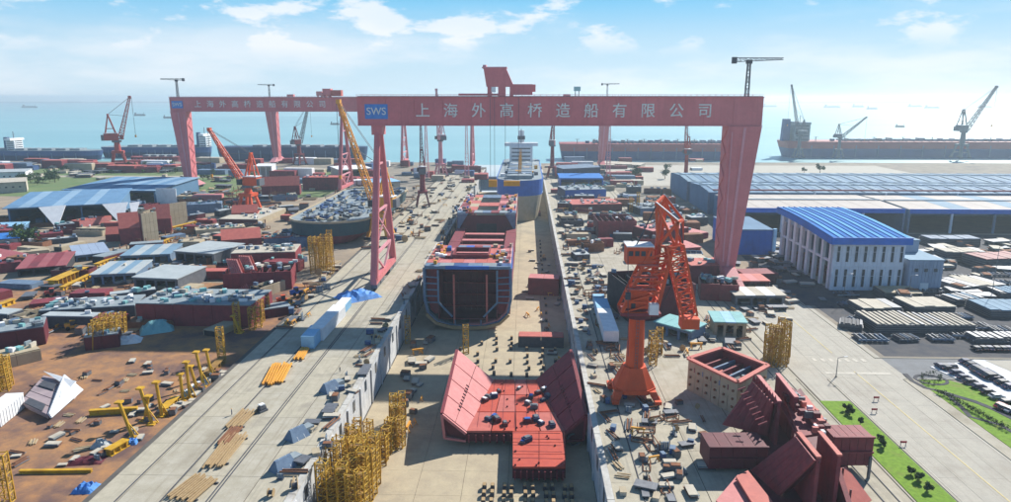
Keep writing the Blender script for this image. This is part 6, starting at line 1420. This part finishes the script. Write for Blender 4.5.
# left quay loads with dark solids in place of cast shadows, and a winch
for k, (px, py, t) in enumerate(((330, 390, 'grey load with a blue grey shadow shape on the left quay nearest the trailer'), (297, 437, 'grey load with solid dark blue shadow shape in the middle of the quay edge'), (283, 468, 'nearest grey load with solid dark blue shadow shape at the quay edge'), (262, 411, 'small dark winch with a white top on the left quay'))):
    p = P(px, py); g = thing('load_with_shadow' if k < 3 else 'winch', t, 'load with shadow shape' if k < 3 else 'winch', p, 1.0)
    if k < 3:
        part('cover', MB().frustum([(-2.6,-1.9,0),(2.6,-1.9,0),(2.6,1.9,0),(-2.6,1.9,0)], [(-2.0,-.3,2.6),(2.0,-.3,2.6),(2.0,.3,2.6),(-2.0,.3,2.6)]), 'bluegrey', g); part('load', MB().box((3.4, .4, .8), (2.6, 2.4, 1.5)), 'deckgrey', g); part('rope', MB().bar((-1, -1.95, 0), (-1, 0, 2.7), .08).bar((1, -1.95, 0), (1, 0, 2.7), .08), 'white', g)  # pitched blue grey solid stands in for the load's cast shadow
    else:
        part('drum', MB().cyl((-.9, 0, .9), (.9, 0, .9), .8, 10), 'steeldark', g); part('frame', MB().box((0, 0, .3), (2.4, 2, .5)), 'steel', g); part('cover', MB().box((0, 0, 1.9), (1.4, 1.2, .3)), 'white', g)
# orange and red site plant at the left edge of the quay
def loader(label, p, rz, mat):
    g = thing('wheel_loader', label, 'loader', p, rz); part('chassis', MB().box((0, 0, 1.1), (4.4, 1.9, .9)), mat, g); part('engine_cover', MB().box((-1.5, 0, 1.9), (1.8, 1.7, .9)), mat, g); c_ = part('cab', MB().box((.2, 0, 2.4), (1.5, 1.5, 1.7)), 'window', g); part('cab_roof', MB().box((.2, 0, 3.3), (1.7, 1.7, .15)), mat, c_)
    part('bucket', MB().frustum([(3.2,-1.2,.2),(4.2,-1.2,.2),(4.2,1.2,.2),(3.2,1.2,.2)], [(3.0,-1.2,1.3),(3.5,-1.2,1.3),(3.5,1.2,1.3),(3.0,1.2,1.3)]), 'steel', g); part('lift_arm', MB().bar((.8, -.8, 1.8), (3.2, -.8, .9), .3).bar((.8, .8, 1.8), (3.2, .8, .9), .3), mat, g)
    for x in (-1.4, 1.5):
        for s in (-1, 1): part('wheel', MB().cyl((x, s*.9, .7), (x, s*1.4, .7), .7, 12), 'rubber', g)
loader('orange wheel loader at the left quay edge before the maroon block', P(283, 303), .5, 'orange'); loader('blue loader next to the orange one at the quay edge', P(296, 295), .9, 'bluepaint'); loader('yellow wheel loader parked beside the yellow scaffold towers', P(290, 307), 1.3, 'craneyellow')
loader('yellow crawler machine near the nearest gantry leg', P(410, 222), 1.3, 'craneyellow'); loader('orange loader working in the grey units of the left yard', P(73, 329, -1), .5, 'craneyellow'); loader('red loader in the left yard under the yellow girders', P(52, 296, -1), .5, 'cranered')
# workers on the quay: small figures (one skinned body each)
def person(label, p, rz, shirt, name='person'):
    me = bpy.data.meshes.new('body'); V = [(0,0,.95),(0,0,1.2),(0,0,1.45),(0,0,1.6),(0,.01,1.72),(-.1,0,.9),(-.13,.08,.5),(-.14,0,.06),(.1,0,.9),(.13,-.08,.5),(.14,-.1,.06),(-.2,0,1.42),(-.27,.03,1.15),(-.25,.14,.92),(.2,0,1.42),(.27,-.03,1.15),(.25,.12,.95)]
    E = [(0,1),(1,2),(2,3),(3,4),(0,5),(5,6),(6,7),(0,8),(8,9),(9,10),(2,11),(11,12),(12,13),(2,14),(14,15),(15,16)]
    me.from_pydata(V, E, []); o = bpy.data.objects.new(name, me); COL.objects.link(o); sk = o.modifiers.new('s', 'SKIN'); rad = [.15,.14,.16,.06,.11,.1,.075,.05,.1,.075,.05,.07,.05,.04,.07,.05,.04]
    for v, r_ in zip(me.skin_vertices[0].data if me.skin_vertices else [], rad): v.radius = (r_, r_)
    if me.skin_vertices: me.skin_vertices[0].data[0].use_root = True
    ss = o.modifiers.new('u', 'SUBSURF'); ss.levels = ss.render_levels = 1; me.materials.append(MATS[shirt]); o.location = p; o.rotation_euler = (0, 0, rz); o['label'] = label; o['category'] = 'person'
    part('helmet', MB().cyl((0, 0, 1.74), (0, 0, 1.86), .14, 10, .07), 'craneyellow', o); return o
for k, (px, py, t) in enumerate(((372, 340, 'worker in dark blue overalls walking in the beam shade on the left quay'), (340, 372, 'worker in dark overalls left of the dock wall'), (630, 440, 'worker in blue overalls on the right quay below the orange crane'), (622, 372, 'worker in grey overalls beside the orange crane base'), (232, 415, 'worker in dark overalls on the left quay near the tan pipes'))):
    person(t, P(px, py), k*1.3, ['hullnavy', 'steeldark', 'bluepaint', 'steel', 'hullnavy'][k])
# ---------------------------------------------------------------- haze
hz = MB().box((0, 5600, 44), (31500, 12600, 122)); o = hz.mesh('haze', None); m = bpy.data.materials.new('haze'); m.use_nodes = True; n = m.node_tree; n.nodes.clear()
om = n.nodes.new('ShaderNodeOutputMaterial'); vp = n.nodes.new('ShaderNodeVolumePrincipled'); vp.inputs['Density'].default_value = .00016; vp.inputs['Color'].default_value = (.72, .90, 1, 1); vp.inputs['Anisotropy'].default_value = .4
n.links.new(vp.outputs[0], om.inputs['Volume']); o.materials.append(m); ho = link('haze', o); ho['kind'] = 'stuff'
